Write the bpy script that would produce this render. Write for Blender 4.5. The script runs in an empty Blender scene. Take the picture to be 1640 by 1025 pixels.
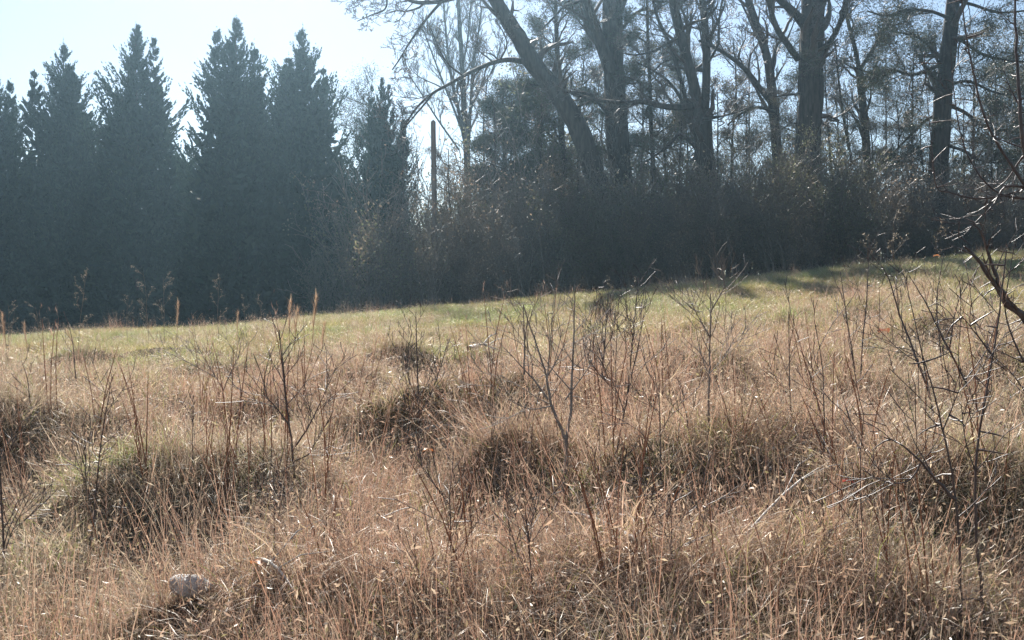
import bpy, math, random
import numpy as np

# ------------------------------------------------------------------ scene, camera, sky, sun, exposure
S = bpy.context.scene
F_PX, CX, HY = 1758.0, 820.0, 500.0          # focal length, centre column and horizon row of a 1640 px wide frame
EYE = 1.65
cam_d = bpy.data.cameras.new('camera')
cam = bpy.data.objects.new('camera', cam_d)
S.collection.objects.link(cam)
cam.location = (0, 0, EYE)
cam.rotation_euler = (math.radians(90), 0, 0)
cam_d.sensor_width = 36.0
cam_d.lens = 36.0 * F_PX / 1640.0
cam_d.shift_y = (HY - 512.5) / 1640.0
cam_d.clip_end = 1000.0
S.camera = cam

SUN_EL, SUN_AZ = 38.0, -11.0                 # degrees; azimuth from +Y, negative towards -X
w = bpy.data.worlds.new('World'); S.world = w; w.use_nodes = True
nt = w.node_tree
bg = nt.nodes['Background']
sky = nt.nodes.new('ShaderNodeTexSky')
sky.sky_type = 'NISHITA'; sky.sun_disc = False
sky.sun_elevation = math.radians(SUN_EL); sky.sun_rotation = math.radians(SUN_AZ)
sky.altitude = 600; sky.air_density = 1.0; sky.dust_density = 0.55; sky.ozone_density = 0.3
nt.links.new(sky.outputs[0], bg.inputs[0])
bg.inputs[1].default_value = 0.05

sun_d = bpy.data.lights.new('sun', 'SUN'); sun_d.energy = 5.0; sun_d.angle = math.radians(0.9)
sun_d.color = (1.0, 0.95, 0.88)
sun = bpy.data.objects.new('sun', sun_d); S.collection.objects.link(sun)
sun.rotation_euler = (math.radians(90 - SUN_EL), 0, math.radians(180 - SUN_AZ))
sun.location = (0, 0, 30)

S.view_settings.view_transform = 'Standard'; S.view_settings.look = 'None'
S.view_settings.gamma = 1.0; S.view_settings.use_curve_mapping = False
S.view_settings.exposure = 1.42
S.render.engine = 'CYCLES'
cy = S.cycles
cy.max_bounces = 4; cy.diffuse_bounces = 2; cy.glossy_bounces = 2; cy.transmission_bounces = 3
cy.transparent_max_bounces = 4; cy.volume_bounces = 0
cy.use_denoising = True
cy.use_adaptive_sampling = True; cy.adaptive_threshold = 0.02
cy.sample_clamp_indirect = 6.0; cy.sample_clamp_direct = 10.0
cy.caustics_reflective = False; cy.caustics_refractive = False
HAZE_DENSITY, HAZE_G = 0.0009, 0.80

rnd = random.Random(11)
rng = np.random.default_rng(11)
COL = S.collection

# ------------------------------------------------------------------ terrain height
_lat = np.random.default_rng(5).random((256, 256))
def vnoise(x, y, s):
    x = np.asarray(x, float) / s + 71.3; y = np.asarray(y, float) / s + 37.9
    xi = np.floor(x).astype(int); yi = np.floor(y).astype(int)
    fx = x - xi; fy = y - yi
    fx = fx * fx * (3 - 2 * fx); fy = fy * fy * (3 - 2 * fy)
    a = _lat[xi % 256, yi % 256]; b = _lat[(xi + 1) % 256, yi % 256]
    c = _lat[xi % 256, (yi + 1) % 256]; d = _lat[(xi + 1) % 256, (yi + 1) % 256]
    return (a * (1 - fx) + b * fx) * (1 - fy) + (c * (1 - fx) + d * fx) * fy
def sstep(a, b, v):
    t = np.clip((np.asarray(v, float) - a) / (b - a), 0, 1)
    return t * t * (3 - 2 * t)
def H0(x, y):
    x = np.asarray(x, float); y = np.asarray(y, float)
    xc = 26 * np.tanh(x / 26)
    e = 1.92 + 0.094 * xc + 0.0012 * xc * xc
    t = np.clip((y - 3) / 30, -0.15, None)
    t = np.where(t > 0.9, 0.9 + 0.12 * np.tanh((t - 0.9) / 0.12), t)
    z = e * t
    drop = np.clip(y - 33, 0, None)
    left = sstep(3, -6, x)
    z = z - left * 2.4 * sstep(0, 24, drop) - 0.02 * np.clip(y - 60, 0, 60)
    amp = (1 - sstep(15, 24, y)) * (.55 + .45 * sstep(5, 9, y))
    rough = sstep(30, 40, y) * 0.15
    z = z + (vnoise(x, y, 1.9) - 0.5) * (0.36 * amp + 0.10) + (vnoise(x + 9, y + 5, 0.75) - 0.5) * (0.26 * amp + 0.14)
    z = z + (vnoise(x + 3, y, 6.0) - 0.5) * 0.25 * (1 - sstep(26, 33, y)) + (vnoise(x, y, 3.0) - .5) * rough
    b1 = np.abs(2 * vnoise(x + .35 * np.sin(y * 1.3) + 14, y + 3, 1.15) - 1); b2 = np.abs(2 * vnoise(x + 50, y + 27, .62) - 1)
    z = z + (.34 * np.minimum(b1, .55) + .16 * np.minimum(b2, .5)) * amp
    # hollow that runs down the slope between the hummocks
    c = 0.35 + (y - 11.5) * 0.42 - 0.9
    z = z - 0.38 * np.exp(-((x - c) / 0.55) ** 2) * sstep(7.5, 9.5, y) * (1 - sstep(12.5, 15, y))
    # bank that stands up at the foot of the thorn shrub
    z = z + 0.35 * sstep(3.0, 6.0, x) * sstep(9, 14, y) * (1 - sstep(16, 22, y))
    return z
HUM = []        # hummocks under the tussocks: x, y, height, half length, half width, direction
def H(x, y):
    z = H0(x, y); top = np.zeros_like(z)
    x = np.asarray(x, float); y = np.asarray(y, float)
    for hx, hy, hh, ra, rb, an in HUM:
        dx, dy = x - hx, y - hy
        u = (dx * math.cos(an) + dy * math.sin(an)) / ra; v = (-dx * math.sin(an) + dy * math.cos(an)) / rb
        ang = np.arctan2(v, u)
        q = (u * u + v * v) * (1 + .28 * np.sin(3 * ang + hx * 9) + .16 * np.sin(5 * ang + hy * 7))
        top = np.maximum(top, hh * np.exp(-np.clip(q, 0, 9) ** 1.6))
    return z + top
def Hs(x, y):
    return float(H(np.array([x]), np.array([y]))[0])
def W(px, py, Y):
    return ((px - CX) / F_PX * Y, Y, EYE + (HY - py) / F_PX * Y)
def G(px, py):
    """the ground point seen at a pixel of the photograph"""
    ys = np.linspace(3.5, 60, 1200)
    xs = (px - CX) / F_PX * ys
    zr = EYE + (HY - py) / F_PX * ys
    hit = np.nonzero(zr <= H(xs, ys))[0]
    i = hit[0] if len(hit) else 620
    return (float(xs[i]), float(ys[i]), Hs(xs[i], ys[i]))

TUSSOCKS = [(1185, 850, 1.15, 1.25, 0, 'largest shaggy tussock with long combed blades above a dark shaded face'),
            (1110, 850, .8, .95, 1, 'smaller tussock leaning against the side of the largest shaggy one'),
            (690, 745, 1.1, 1.1, 2, 'greenish brown tussock over the dark hollow beside the curled rust leaf'),
            (790, 725, 1.1, 1.15, 0, 'tussock at the head of the dark hollow by the grey forked sapling'),
            (860, 800, .9, .9, 1, 'rounded tussock at the foot of the grey forked sapling'),
            (1490, 880, 1.15, 1.1, 2, 'broad low tussock beneath the bare thorny branches'),
            (1120, 665, 1.2, 1.15, 3, 'reddish tussock behind the tall straight grey sapling'),
            (250, 850, .95, .9, 3, 'tussock with orange stalks at the stony end of the gully row, pale blades on top'),
            (345, 850, 1.0, .95, 0, 'middle tussock of the three that overhang the gully above the white stone'),
            (440, 845, .95, .9, 1, 'tussock at the end of the gully row, beside the forked dark sapling')]
for px, py, sx, sz in [(60, 700, 1.1, .8), (160, 660, 1.2, .9), (250, 690, 1.1, .8), (400, 690, 1.1, .8), (540, 700, 1.1, .85), (120, 790, .9, .7),
                       (560, 800, .9, .8), (590, 900, .8, .7), (700, 900, .8, .75), (960, 760, 1.0, .9), (1020, 900, .9, .8), (930, 980, .7, .6),
                       (1290, 640, 1.2, 1.0), (1380, 690, 1.2, 1.1), (1470, 640, 1.3, 1.1), (1570, 660, 1.3, 1.2), (1600, 740, 1.1, 1.0),
                       (1330, 760, 1.0, .8), (1420, 790, 1.0, .8), (1200, 720, 1.0, .8), (1010, 690, 1.1, .9), (1330, 930, .8, .6), (1600, 900, .9, .8),
                       (480, 960, .7, .6), (90, 930, .7, .55), (330, 1000, .6, .5), (1180, 980, .7, .55), (800, 960, .7, .6), (620, 655, 1.2, .8),
                       (330, 610, 1.1, .6), (130, 580, 1.1, .6), (40, 640, 1.1, .7), (230, 740, 1.0, .8), (1470, 990, .7, .6), (860, 640, 1.2, .9),
                       (960, 620, 1.2, .8), (1250, 600, 1.2, .8), (1540, 580, 1.3, 1.0), (1400, 580, 1.2, .7), (720, 610, 1.1, .6)]:
    TUSSOCKS.append((px, py, sx, sz, len(TUSSOCKS) % 4, None))
_tr = random.Random(19); _pos = [G(t[0], t[1]) for t in TUSSOCKS]
for t, p in zip(TUSSOCKS, _pos):
    HUM.append((p[0], p[1], (.44 if t[5] else .34) * t[3] * (.75 if t[1] > 890 else 1), .62 * t[2] * _tr.uniform(.85, 1.5), .42 * t[2] * _tr.uniform(.8, 1.2), _tr.uniform(-.6, .6)))

# ------------------------------------------------------------------ mesh helpers
def mesh_of(name, V, Q=None, T=None, col=None, smooth=False):
    me = bpy.data.meshes.new(name)
    V = np.asarray(V, np.float32).reshape(-1, 3)
    me.vertices.add(len(V)); me.vertices.foreach_set('co', V.ravel())
    Q = np.zeros((0, 4), np.int32) if Q is None else np.asarray(Q, np.int32).reshape(-1, 4)
    T = np.zeros((0, 3), np.int32) if T is None else np.asarray(T, np.int32).reshape(-1, 3)
    nl = Q.size + T.size
    me.loops.add(nl)
    me.loops.foreach_set('vertex_index', np.concatenate([Q.ravel(), T.ravel()]))
    npoly = len(Q) + len(T)
    me.polygons.add(npoly)
    st = np.concatenate([np.arange(len(Q)) * 4, Q.size + np.arange(len(T)) * 3]).astype(np.int32)
    me.polygons.foreach_set('loop_start', st)
    if smooth: me.polygons.foreach_set('use_smooth', np.ones(npoly, bool))
    if col is not None:
        a = me.attributes.new('col', 'FLOAT_COLOR', 'POINT')
        c = np.ones((len(V), 4), np.float32); c[:, :3] = np.asarray(col, np.float32).reshape(-1, 3)
        a.data.foreach_set('color', c.ravel())
    me.update(calc_edges=True)
    me.validate()
    return me

class Soup:
    """collects vertices, quads, triangles and colours for one mesh"""
    def __init__(s): s.V = []; s.Q = []; s.T = []; s.C = []; s.n = 0
    def add(s, V, Q=None, T=None, C=None):
        V = np.asarray(V, float).reshape(-1, 3)
        s.V.append(V)
        if Q is not None and len(Q): s.Q.append(np.asarray(Q, np.int64).reshape(-1, 4) + s.n)
        if T is not None and len(T): s.T.append(np.asarray(T, np.int64).reshape(-1, 3) + s.n)
        if C is None: C = np.ones((len(V), 3)) * 0.5
        s.C.append(np.broadcast_to(np.asarray(C, float), (len(V), 3)))
        s.n += len(V)
    def mesh(s, name, smooth=False):
        return mesh_of(name, np.concatenate(s.V), np.concatenate(s.Q) if s.Q else None,
                       np.concatenate(s.T) if s.T else None, np.concatenate(s.C), smooth)

def obj(name, me, mat=None, parent=None, loc=None):
    o = bpy.data.objects.new(name, me); COL.objects.link(o)
    if mat is not None and me is not None and not me.materials: me.materials.append(mat)
    if parent is not None: o.parent = parent
    if loc is not None: o.location = loc
    return o
def tag(o, label, cat, group=None, kind=None):
    o['label'] = label
    if cat: o['category'] = cat
    if group: o['group'] = group
    if kind: o['kind'] = kind
    return o
def thing(name, loc, label, cat, group=None, rz=0.0, sc=1.0):
    o = bpy.data.objects.new(name, None); COL.objects.link(o)
    o.empty_display_size = 0.1
    o.location = loc; o.rotation_euler = (0, 0, rz); o.scale = (sc,) * 3 if not isinstance(sc, tuple) else sc
    return tag(o, label, cat, group)

def nrm(a):
    return a / np.maximum(np.linalg.norm(a, axis=-1, keepdims=True), 1e-9)
def add_tubes(soup, lines, sides=5, C=None, jit=0.0):
    """lines: list of (points, radii); those with as many points are built in one go"""
    by = {}
    for p, r in lines: by.setdefault(len(p), []).append((p, r))
    for n, ls in by.items():
        P = np.array([l[0] for l in ls], float); R = np.array([l[1] for l in ls], float)
        t = nrm(np.gradient(P, axis=1))
        ref = np.where(np.abs(t[:, :1, 2:3]) > 0.85, np.array([[[1.0, 0.2, 0]]]), np.array([[[0, 0.1, 1.0]]]))
        u = nrm(np.cross(t, np.broadcast_to(ref, t.shape))); v = np.cross(t, u)
        a = np.arange(sides) * 2 * math.pi / sides
        ring = u[:, :, None] * np.cos(a)[None, None, :, None] + v[:, :, None] * np.sin(a)[None, None, :, None]
        RR = R[:, :, None, None] * (1 + jit * rng.normal(size=(len(ls), n, sides, 1))) if jit else R[:, :, None, None]
        V = P[:, :, None] + ring * RR
        m = len(ls)
        idx = np.arange(m * n * sides).reshape(m, n, sides)
        nx = np.roll(idx, -1, axis=2)
        Q = np.stack([idx[:, :-1], nx[:, :-1], nx[:, 1:], idx[:, 1:]], -1).reshape(-1, 4)
        soup.add(V.reshape(-1, 3), Q=Q, C=C)

def blades(base, az, length, lean0, lean1, width, K=4, curl=0.0, twist=None, rg=rng):
    """curved tapering strips: returns points and quads; lean is the angle from the vertical at root and tip"""
    n = len(base)
    t = np.linspace(0, 1, K + 1)
    mid = (t[:-1] + t[1:]) / 2
    th = lean0[:, None] + (lean1 - lean0)[:, None] * mid[None] ** 1.2
    azz = az[:, None] + curl * (rg.random((n, 1)) - .5) * 2 * mid[None]
    seg = (length / K)[:, None]
    d = np.stack([np.sin(th) * np.cos(azz), np.sin(th) * np.sin(azz), np.cos(th)], -1) * seg[..., None]
    P = np.concatenate([np.zeros((n, 1, 3)), np.cumsum(d, 1)], 1) + base[:, None]
    sa = az + (math.pi / 2 if twist is None else twist)
    side = np.stack([np.cos(sa), np.sin(sa), np.zeros(n)], -1)
    ww = width[:, None] * np.clip(1.0 - t[None] ** 2.2, 0.12, 1)
    off = side[:, None] * ww[..., None] * 0.5
    V = np.stack([P - off, P + off], 2)
    idx = np.arange(n * (K + 1) * 2).reshape(n, K + 1, 2)
    Q = np.stack([idx[:, :-1, 0], idx[:, :-1, 1], idx[:, 1:, 1], idx[:, 1:, 0]], -1).reshape(-1, 4)
    return V.reshape(-1, 3), Q, (K + 1) * 2
def rep(c, k): return np.repeat(c, k, axis=0)
def pick(pal, n, rg=rng, jit=0.18):
    pal = np.array(pal, float)
    c = pal[rg.integers(0, len(pal), n)]
    m = pal[rg.integers(0, len(pal), n)]
    f = rg.random((n, 1)) * 0.5
    return np.clip((c * (1 - f) + m * f) * (1 + (rg.random((n, 1)) - .5) * 2 * jit), 0.005, 0.9)
def leaves(soup, pos, size, pal, flat=0.5, rg=rng, aspect=0.5, dirs=None):
    """folded leaf quads of random attitude"""
    n = len(pos)
    d = nrm(rg.normal(size=(n, 3))) if dirs is None else nrm(dirs + rg.normal(size=(n, 3)) * 0.35)
    s = nrm(np.cross(d, nrm(rg.normal(size=(n, 3)) * np.array([1, 1, flat]))))
    L = (size * (0.6 + 0.8 * rg.random(n)))[:, None]
    Wd = L * aspect
    up = np.cross(d, s) * L * 0.08
    V = np.stack([pos, pos + d * L * .45 + s * Wd * .5 + up, pos + d * L, pos + d * L * .45 - s * Wd * .5 + up], 1)
    Q = np.arange(n * 4).reshape(n, 4)
    soup.add(V.reshape(-1, 3), Q=Q, C=rep(pick(pal, n, rg), 4))

# ------------------------------------------------------------------ materials
def new_mat(name):
    m = bpy.data.materials.new(name); m.use_nodes = True
    m.node_tree.nodes.clear()
    return m, m.node_tree.nodes, m.node_tree.links
def leaf_mat(name, trans=0.4, gloss=0.06, rough=0.35, patch=None, bright=1.0, tcol=(1, 1, 1)):
    """thin plant matter: diffuse, lit-through and a little gloss; the colour comes from the blades"""
    m, N, L = new_mat(name)
    out = N.new('ShaderNodeOutputMaterial'); at = N.new('ShaderNodeAttribute'); at.attribute_name = 'col'
    c = at.outputs['Color']
    if patch:
        g = N.new('ShaderNodeNewGeometry'); nz = N.new('ShaderNodeTexNoise'); nz.inputs['Scale'].default_value = patch[0]
        nz.inputs['Detail'].default_value = 3
        L.new(g.outputs['Position'], nz.inputs['Vector'])
        rp = N.new('ShaderNodeValToRGB')
        rp.color_ramp.elements[0].position = 0.35; rp.color_ramp.elements[0].color = (*patch[1], 1)
        rp.color_ramp.elements[1].position = 0.65; rp.color_ramp.elements[1].color = (*patch[2], 1)
        L.new(nz.outputs['Fac'], rp.inputs[0])
        mx = N.new('ShaderNodeMix'); mx.data_type = 'RGBA'; mx.blend_type = 'MULTIPLY'; mx.inputs['Factor'].default_value = 1
        L.new(c, mx.inputs['A']); L.new(rp.outputs[0], mx.inputs['B']); c = mx.outputs['Result']
    d = N.new('ShaderNodeBsdfDiffuse'); t = N.new('ShaderNodeBsdfTranslucent'); gl = N.new('ShaderNodeBsdfGlossy')
    gl.inputs['Roughness'].default_value = rough; gl.inputs['Color'].default_value = (0.9, 0.88, 0.85, 1)
    tm = N.new('ShaderNodeMix'); tm.data_type = 'RGBA'; tm.blend_type = 'MULTIPLY'; tm.inputs['Factor'].default_value = 1
    tm.inputs['B'].default_value = (*tcol, 1)
    L.new(c, tm.inputs['A']); L.new(c, d.inputs['Color']); L.new(tm.outputs['Result'], t.inputs['Color'])
    a = N.new('ShaderNodeMixShader'); a.inputs[0].default_value = trans
    b = N.new('ShaderNodeMixShader'); b.inputs[0].default_value = gloss
    L.new(d.outputs[0], a.inputs[1]); L.new(t.outputs[0], a.inputs[2])
    L.new(a.outputs[0], b.inputs[1]); L.new(gl.outputs[0], b.inputs[2]); L.new(b.outputs[0], out.inputs['Surface'])
    return m
def bark_mat(name, c0, c1, scale=9.0, bump=0.5, rough=0.8, stretch=0.18, spec=0.3):
    m, N, L = new_mat(name)
    out = N.new('ShaderNodeOutputMaterial'); p = N.new('ShaderNodeBsdfPrincipled')
    g = N.new('ShaderNodeTexCoord'); mp = N.new('ShaderNodeMapping'); mp.inputs['Scale'].default_value = (1, 1, stretch)
    nz = N.new('ShaderNodeTexNoise'); nz.inputs['Scale'].default_value = scale; nz.inputs['Detail'].default_value = 6
    L.new(g.outputs['Object'], mp.inputs[0]); L.new(mp.outputs[0], nz.inputs['Vector'])
    rp = N.new('ShaderNodeValToRGB'); rp.color_ramp.elements[0].position = .3; rp.color_ramp.elements[1].position = .7
    rp.color_ramp.elements[0].color = (*c0, 1); rp.color_ramp.elements[1].color = (*c1, 1)
    L.new(nz.outputs['Fac'], rp.inputs[0]); L.new(rp.outputs[0], p.inputs['Base Color'])
    bp = N.new('ShaderNodeBump'); bp.inputs['Strength'].default_value = bump; bp.inputs['Distance'].default_value = 0.03
    L.new(nz.outputs['Fac'], bp.inputs['Height']); L.new(bp.outputs[0], p.inputs['Normal'])
    p.inputs['Roughness'].default_value = rough; p.inputs['Specular IOR Level'].default_value = spec
    L.new(p.outputs[0], out.inputs['Surface'])
    return m
M_DRY = leaf_mat('dry_grass', 0.5, 0.04, 0.38, (0.45, (1.05, 0.93, 0.92), (1.10, 1.12, 1.12)), tcol=(1.0, 0.945, 0.87))
M_GREEN = leaf_mat('green_grass', 0.5, 0.05, 0.36, (0.4, (1.1, 0.95, 0.85), (0.95, 1.05, 0.95)), tcol=(1.05, 1.05, 0.8))
M_CYP = leaf_mat('cypress_foliage', 0.22, 0.025, 0.45)
M_LEAF = leaf_mat('brush_leaf', 0.5, 0.07, 0.38)
M_NEEDLE = leaf_mat('pine_needle', 0.2, 0.04, 0.4)
M_DEAD = leaf_mat('dead_leaf', 0.4, 0.06, 0.4)
M_PLUME = leaf_mat('seed_plume', 0.5, 0.03, 0.5)
M_BARK = bark_mat('oak_bark', (0.028, 0.023, 0.02), (0.085, 0.068, 0.056), 12, 0.9)
M_TWIG = bark_mat('twig_bark', (0.06, 0.042, 0.034), (0.13, 0.095, 0.075), 20, 0.2, 0.55, 0.5, 0.5)
M_BRUSHTWIG = bark_mat('brush_twig', (0.09, 0.075, 0.062), (0.22, 0.185, 0.155), 20, 0.2, 0.6, 0.5, 0.4)
M_STEM = bark_mat('sapling_bark', (0.045, 0.03, 0.028), (0.11, 0.075, 0.065), 40, 0.2, 0.48, 0.3, 0.45)
M_GREYSTEM = bark_mat('grey_sapling_bark', (0.15, 0.12, 0.10), (0.33, 0.275, 0.235), 40, 0.2, 0.65, 0.3, 0.25)
M_POLE = bark_mat('weathered_wood', (0.14, 0.11, 0.09), (0.27, 0.22, 0.18), 14, 0.4, 0.8, 0.08)

# ------------------------------------------------------------------ ground
def ground():
    def axis(lo, hi, fine_lo, fine_hi, fine, coarse):
        a = list(np.arange(fine_lo, fine_hi, fine))
        s = fine
        b = [fine_hi]
        while b[-1] < hi: s = min(s * 1.12, coarse); b.append(b[-1] + s)
        s = fine; c = [fine_lo - fine]
        while c[-1] > lo: s = min(s * 1.12, coarse); c.append(c[-1] - s)
        return np.array(sorted(c + a + b))
    xs = axis(-112, 112, -9, 9, 0.11, 5.0); ys = axis(-24, 128, 3.0, 20, 0.11, 5.0)
    X, Y = np.meshgrid(xs, ys)
    Z = H(X, Y)
    n0, n1 = X.shape
    idx = np.arange(n0 * n1).reshape(n0, n1)
    Q = np.stack([idx[:-1, :-1], idx[:-1, 1:], idx[1:, 1:], idx[1:, :-1]], -1)
    me = mesh_of('ground', np.stack([X, Y, Z], -1), Q, smooth=True)
    m, N, L = new_mat('thatch')
    out = N.new('ShaderNodeOutputMaterial'); p = N.new('ShaderNodeBsdfPrincipled')
    g = N.new('ShaderNodeNewGeometry')
    n1_ = N.new('ShaderNodeTexNoise'); n1_.inputs['Scale'].default_value = 0.8; n1_.inputs['Detail'].default_value = 5
    n2 = N.new('ShaderNodeTexNoise'); n2.inputs['Scale'].default_value = 30; n2.inputs['Detail'].default_value = 4
    for n in (n1_, n2): L.new(g.outputs['Position'], n.inputs['Vector'])
    r1 = N.new('ShaderNodeValToRGB'); e = r1.color_ramp.elements
    e[0].position = .38; e[0].color = (0.085, 0.058, 0.038, 1); e[1].position = .62; e[1].color = (0.12, 0.10, 0.055, 1)
    r2 = N.new('ShaderNodeValToRGB'); e = r2.color_ramp.elements
    e[0].position = .35; e[0].color = (0.5, 0.5, 0.5, 1); e[1].position = .7; e[1].color = (1.7, 1.6, 1.5, 1)
    mx = N.new('ShaderNodeMix'); mx.data_type = 'RGBA'; mx.blend_type = 'MULTIPLY'; mx.inputs['Factor'].default_value = 1
    L.new(n1_.outputs['Fac'], r1.inputs[0]); L.new(n2.outputs['Fac'], r2.inputs[0])
    L.new(r1.outputs[0], mx.inputs['A']); L.new(r2.outputs[0], mx.inputs['B']); L.new(mx.outputs['Result'], p.inputs['Base Color'])
    bp = N.new('ShaderNodeBump'); bp.inputs['Strength'].default_value = .8; bp.inputs['Distance'].default_value = .05
    L.new(n2.outputs['Fac'], bp.inputs['Height']); L.new(bp.outputs[0], p.inputs['Normal'])
    p.inputs['Roughness'].default_value = 1.0; p.inputs['Specular IOR Level'].default_value = 0.1
    L.new(p.outputs[0], out.inputs['Surface'])
    o = obj('ground', me, m)
    tag(o, 'sloping hummocky field floor of brown thatch under the grass', None, kind='structure')
ground()

# ------------------------------------------------------------------ grass, nobody could count it: geometry nodes over scattered points
STRAW = [(0.39, 0.32, 0.24), (0.31, 0.245, 0.19), (0.48, 0.415, 0.325), (0.26, 0.20, 0.16), (0.35, 0.27, 0.215)]
RED = [(0.35, 0.23, 0.17), (0.29, 0.185, 0.14), (0.42, 0.29, 0.225)]
PALE = [(0.54, 0.48, 0.37), (0.47, 0.40, 0.30), (0.42, 0.37, 0.25)]
GREENS = [(0.22, 0.255, 0.09), (0.28, 0.295, 0.12), (0.17, 0.215, 0.075), (0.37, 0.355, 0.17)]

def tuft(kind, seed):
    r = np.random.default_rng(seed); s = Soup()
    def put(n, rad, L, l0, l1, wd, pal, K=4, curl=1.2, azb=None, z0=-0.03):
        a = r.random(n) * 2 * math.pi; q = np.sqrt(r.random(n)) * rad
        base = np.stack([np.cos(a) * q, np.sin(a) * q, np.full(n, z0)], -1)
        az = r.random(n) * 2 * math.pi if azb is None else a + (r.random(n) - .5) * azb
        lr = lambda t: t[0] + (t[1] - t[0]) * r.random(n)
        V, Q, k = blades(base, az, lr(L), lr(l0), lr(l1), lr(wd), K, curl, rg=r, twist=az + math.pi / 2 * (0.4 + 1.2 * r.random(n)))
        s.add(V, Q, C=rep(pick(pal, n, r), k))
    if kind == 'mat':        # tangled lodged blades
        put(80, .24, (.10, .30), (.0, 1.3), (.8, 2.3), (.002, .0036), STRAW, 4, 3.4)
        put(22, .24, (.10, .30), (.0, 1.0), (.6, 2.0), (.002, .0036), RED, 4, 3.0)
        put(32, .24, (.14, .36), (.3, 1.2), (1.0, 2.2), (.0022, .0042), PALE, 4, 3.0)
        put(8, .2, (.12, .3), (.1, .6), (.7, 1.5), (.003, .005), GREENS, 3)
        n = 46; a = r.random(n) * 6.28; q = np.sqrt(r.random(n)) * .26
        leaves(s, np.stack([np.cos(a) * q, np.sin(a) * q, .03 + .2 * r.random(n)], -1), np.full(n, .028), PALE + STRAW, rg=r, aspect=.22)
    elif kind == 'mop':      # blades that fall away from one crown
        put(110, .13, (.22, .5), (.05, .8), (1.2, 2.7), (.002, .0036), STRAW, 5, 2.2, 3.4)
        put(18, .1, (.3, .55), (.1, .6), (1.5, 2.5), (.0022, .0045), PALE, 5, .7, 1.8)
    elif kind == 'upright':  # fine standing stalks
        put(18, .2, (.25, .55), (0, .22), (.1, .55), (.002, .0032), RED, 3, .6)
        put(16, .2, (.25, .5), (0, .35), (.2, .9), (.002, .0032), STRAW, 3, .6)
        n = 40
        a = r.random(n) * 6.28; q = r.random(n) * .22
        pos = np.stack([np.cos(a) * q, np.sin(a) * q, .1 + .3 * r.random(n)], -1)
        leaves(s, pos, np.full(n, .035), RED + STRAW + PALE, rg=r, aspect=.07)
    elif kind == 'weed':     # low leafy weed gone dry
        put(14, .16, (.15, .4), (0, .4), (.2, .8), (.002, .004), RED, 3, .8)
        n = 90
        a = r.random(n) * 6.28; q = r.random(n) * .24
        pos = np.stack([np.cos(a) * q, np.sin(a) * q, .03 + .32 * r.random(n) ** 1.3], -1)
        leaves(s, pos, np.full(n, .017), [(0.30, .22, .16), (.22, .16, .11), (.45, .39, .31), (.2, .19, .1)], rg=r, aspect=.5)
    elif kind == 'green':
        put(60, .17, (.08, .22), (.05, .7), (.6, 1.8), (.0035, .006), GREENS, 3, 1.0)
        put(34, .2, (.1, .26), (.3, 1.2), (1.0, 1.9), (.0035, .006), PALE + STRAW, 3, 1.0)
    elif kind == 'pale':
        put(60, .24, (.15, .36), (.6, 1.35), (1.2, 1.9), (.003, .006), PALE, 3, 1.4)
        put(20, .2, (.1, .22), (.1, .8), (.7, 1.6), (.003, .005), GREENS, 3)
    return s.mesh('tuft_' + kind)

proto = bpy.data.collections.new('grass_tufts')      # holds the patterns only; not linked to the scene
KINDS = []
for kind, nvar in (('mat', 5), ('mop', 3), ('upright', 3), ('weed', 2), ('green', 4), ('pale', 3)):
    for i in range(nvar):
        o = bpy.data.objects.new('tuft_%02d_%s' % (len(KINDS), kind), tuft(kind, 100 + len(KINDS)))
        o.data.materials.append(M_GREEN if kind in ('green', 'pale') else M_DRY)
        proto.objects.link(o); KINDS.append(kind)
KIDX = {k: [i for i, q in enumerate(KINDS) if q == k] for k in set(KINDS)}

def scatter_group():
    ng = bpy.data.node_groups.new('scatter_tufts', 'GeometryNodeTree')
    ng.interface.new_socket('Geometry', in_out='INPUT', socket_type='NodeSocketGeometry')
    ng.interface.new_socket('Geometry', in_out='OUTPUT', socket_type='NodeSocketGeometry')
    N, L = ng.nodes, ng.links
    gi = N.new('NodeGroupInput'); go = N.new('NodeGroupOutput')
    ci = N.new('GeometryNodeCollectionInfo'); ci.inputs['Collection'].default_value = proto
    ci.inputs['Separate Children'].default_value = True; ci.inputs['Reset Children'].default_value = True
    ip = N.new('GeometryNodeInstanceOnPoints'); ip.inputs['Pick Instance'].default_value = True
    def attr(n, t):
        a = N.new('GeometryNodeInputNamedAttribute'); a.data_type = t; a.inputs['Name'].default_value = n
        return a.outputs['Attribute']
    L.new(gi.outputs[0], ip.inputs['Points']); L.new(ci.outputs[0], ip.inputs['Instance'])
    L.new(attr('vid', 'INT'), ip.inputs['Instance Index'])
    e2r = N.new('FunctionNodeEulerToRotation'); L.new(attr('rot', 'FLOAT_VECTOR'), e2r.inputs[0])
    L.new(e2r.outputs[0], ip.inputs['Rotation']); L.new(attr('scl', 'FLOAT_VECTOR'), ip.inputs['Scale'])
    L.new(ip.outputs[0], go.inputs[0])
    return ng
SC = scatter_group()
def scatter(name, pts, vid, rot, scl, label):
    me = bpy.data.meshes.new(name)
    me.vertices.add(len(pts)); me.vertices.foreach_set('co', np.asarray(pts, np.float32).ravel())
    a = me.attributes.new('vid', 'INT', 'POINT'); a.data.foreach_set('value', np.asarray(vid, np.int32))
    a = me.attributes.new('rot', 'FLOAT_VECTOR', 'POINT'); a.data.foreach_set('vector', np.asarray(rot, np.float32).ravel())
    a = me.attributes.new('scl', 'FLOAT_VECTOR', 'POINT'); a.data.foreach_set('vector', np.asarray(scl, np.float32).ravel())
    o = obj(name, me)
    md = o.modifiers.new('scatter', 'NODES'); md.node_group = SC
    tag(o, label, None, kind='stuff')
    return o
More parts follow.
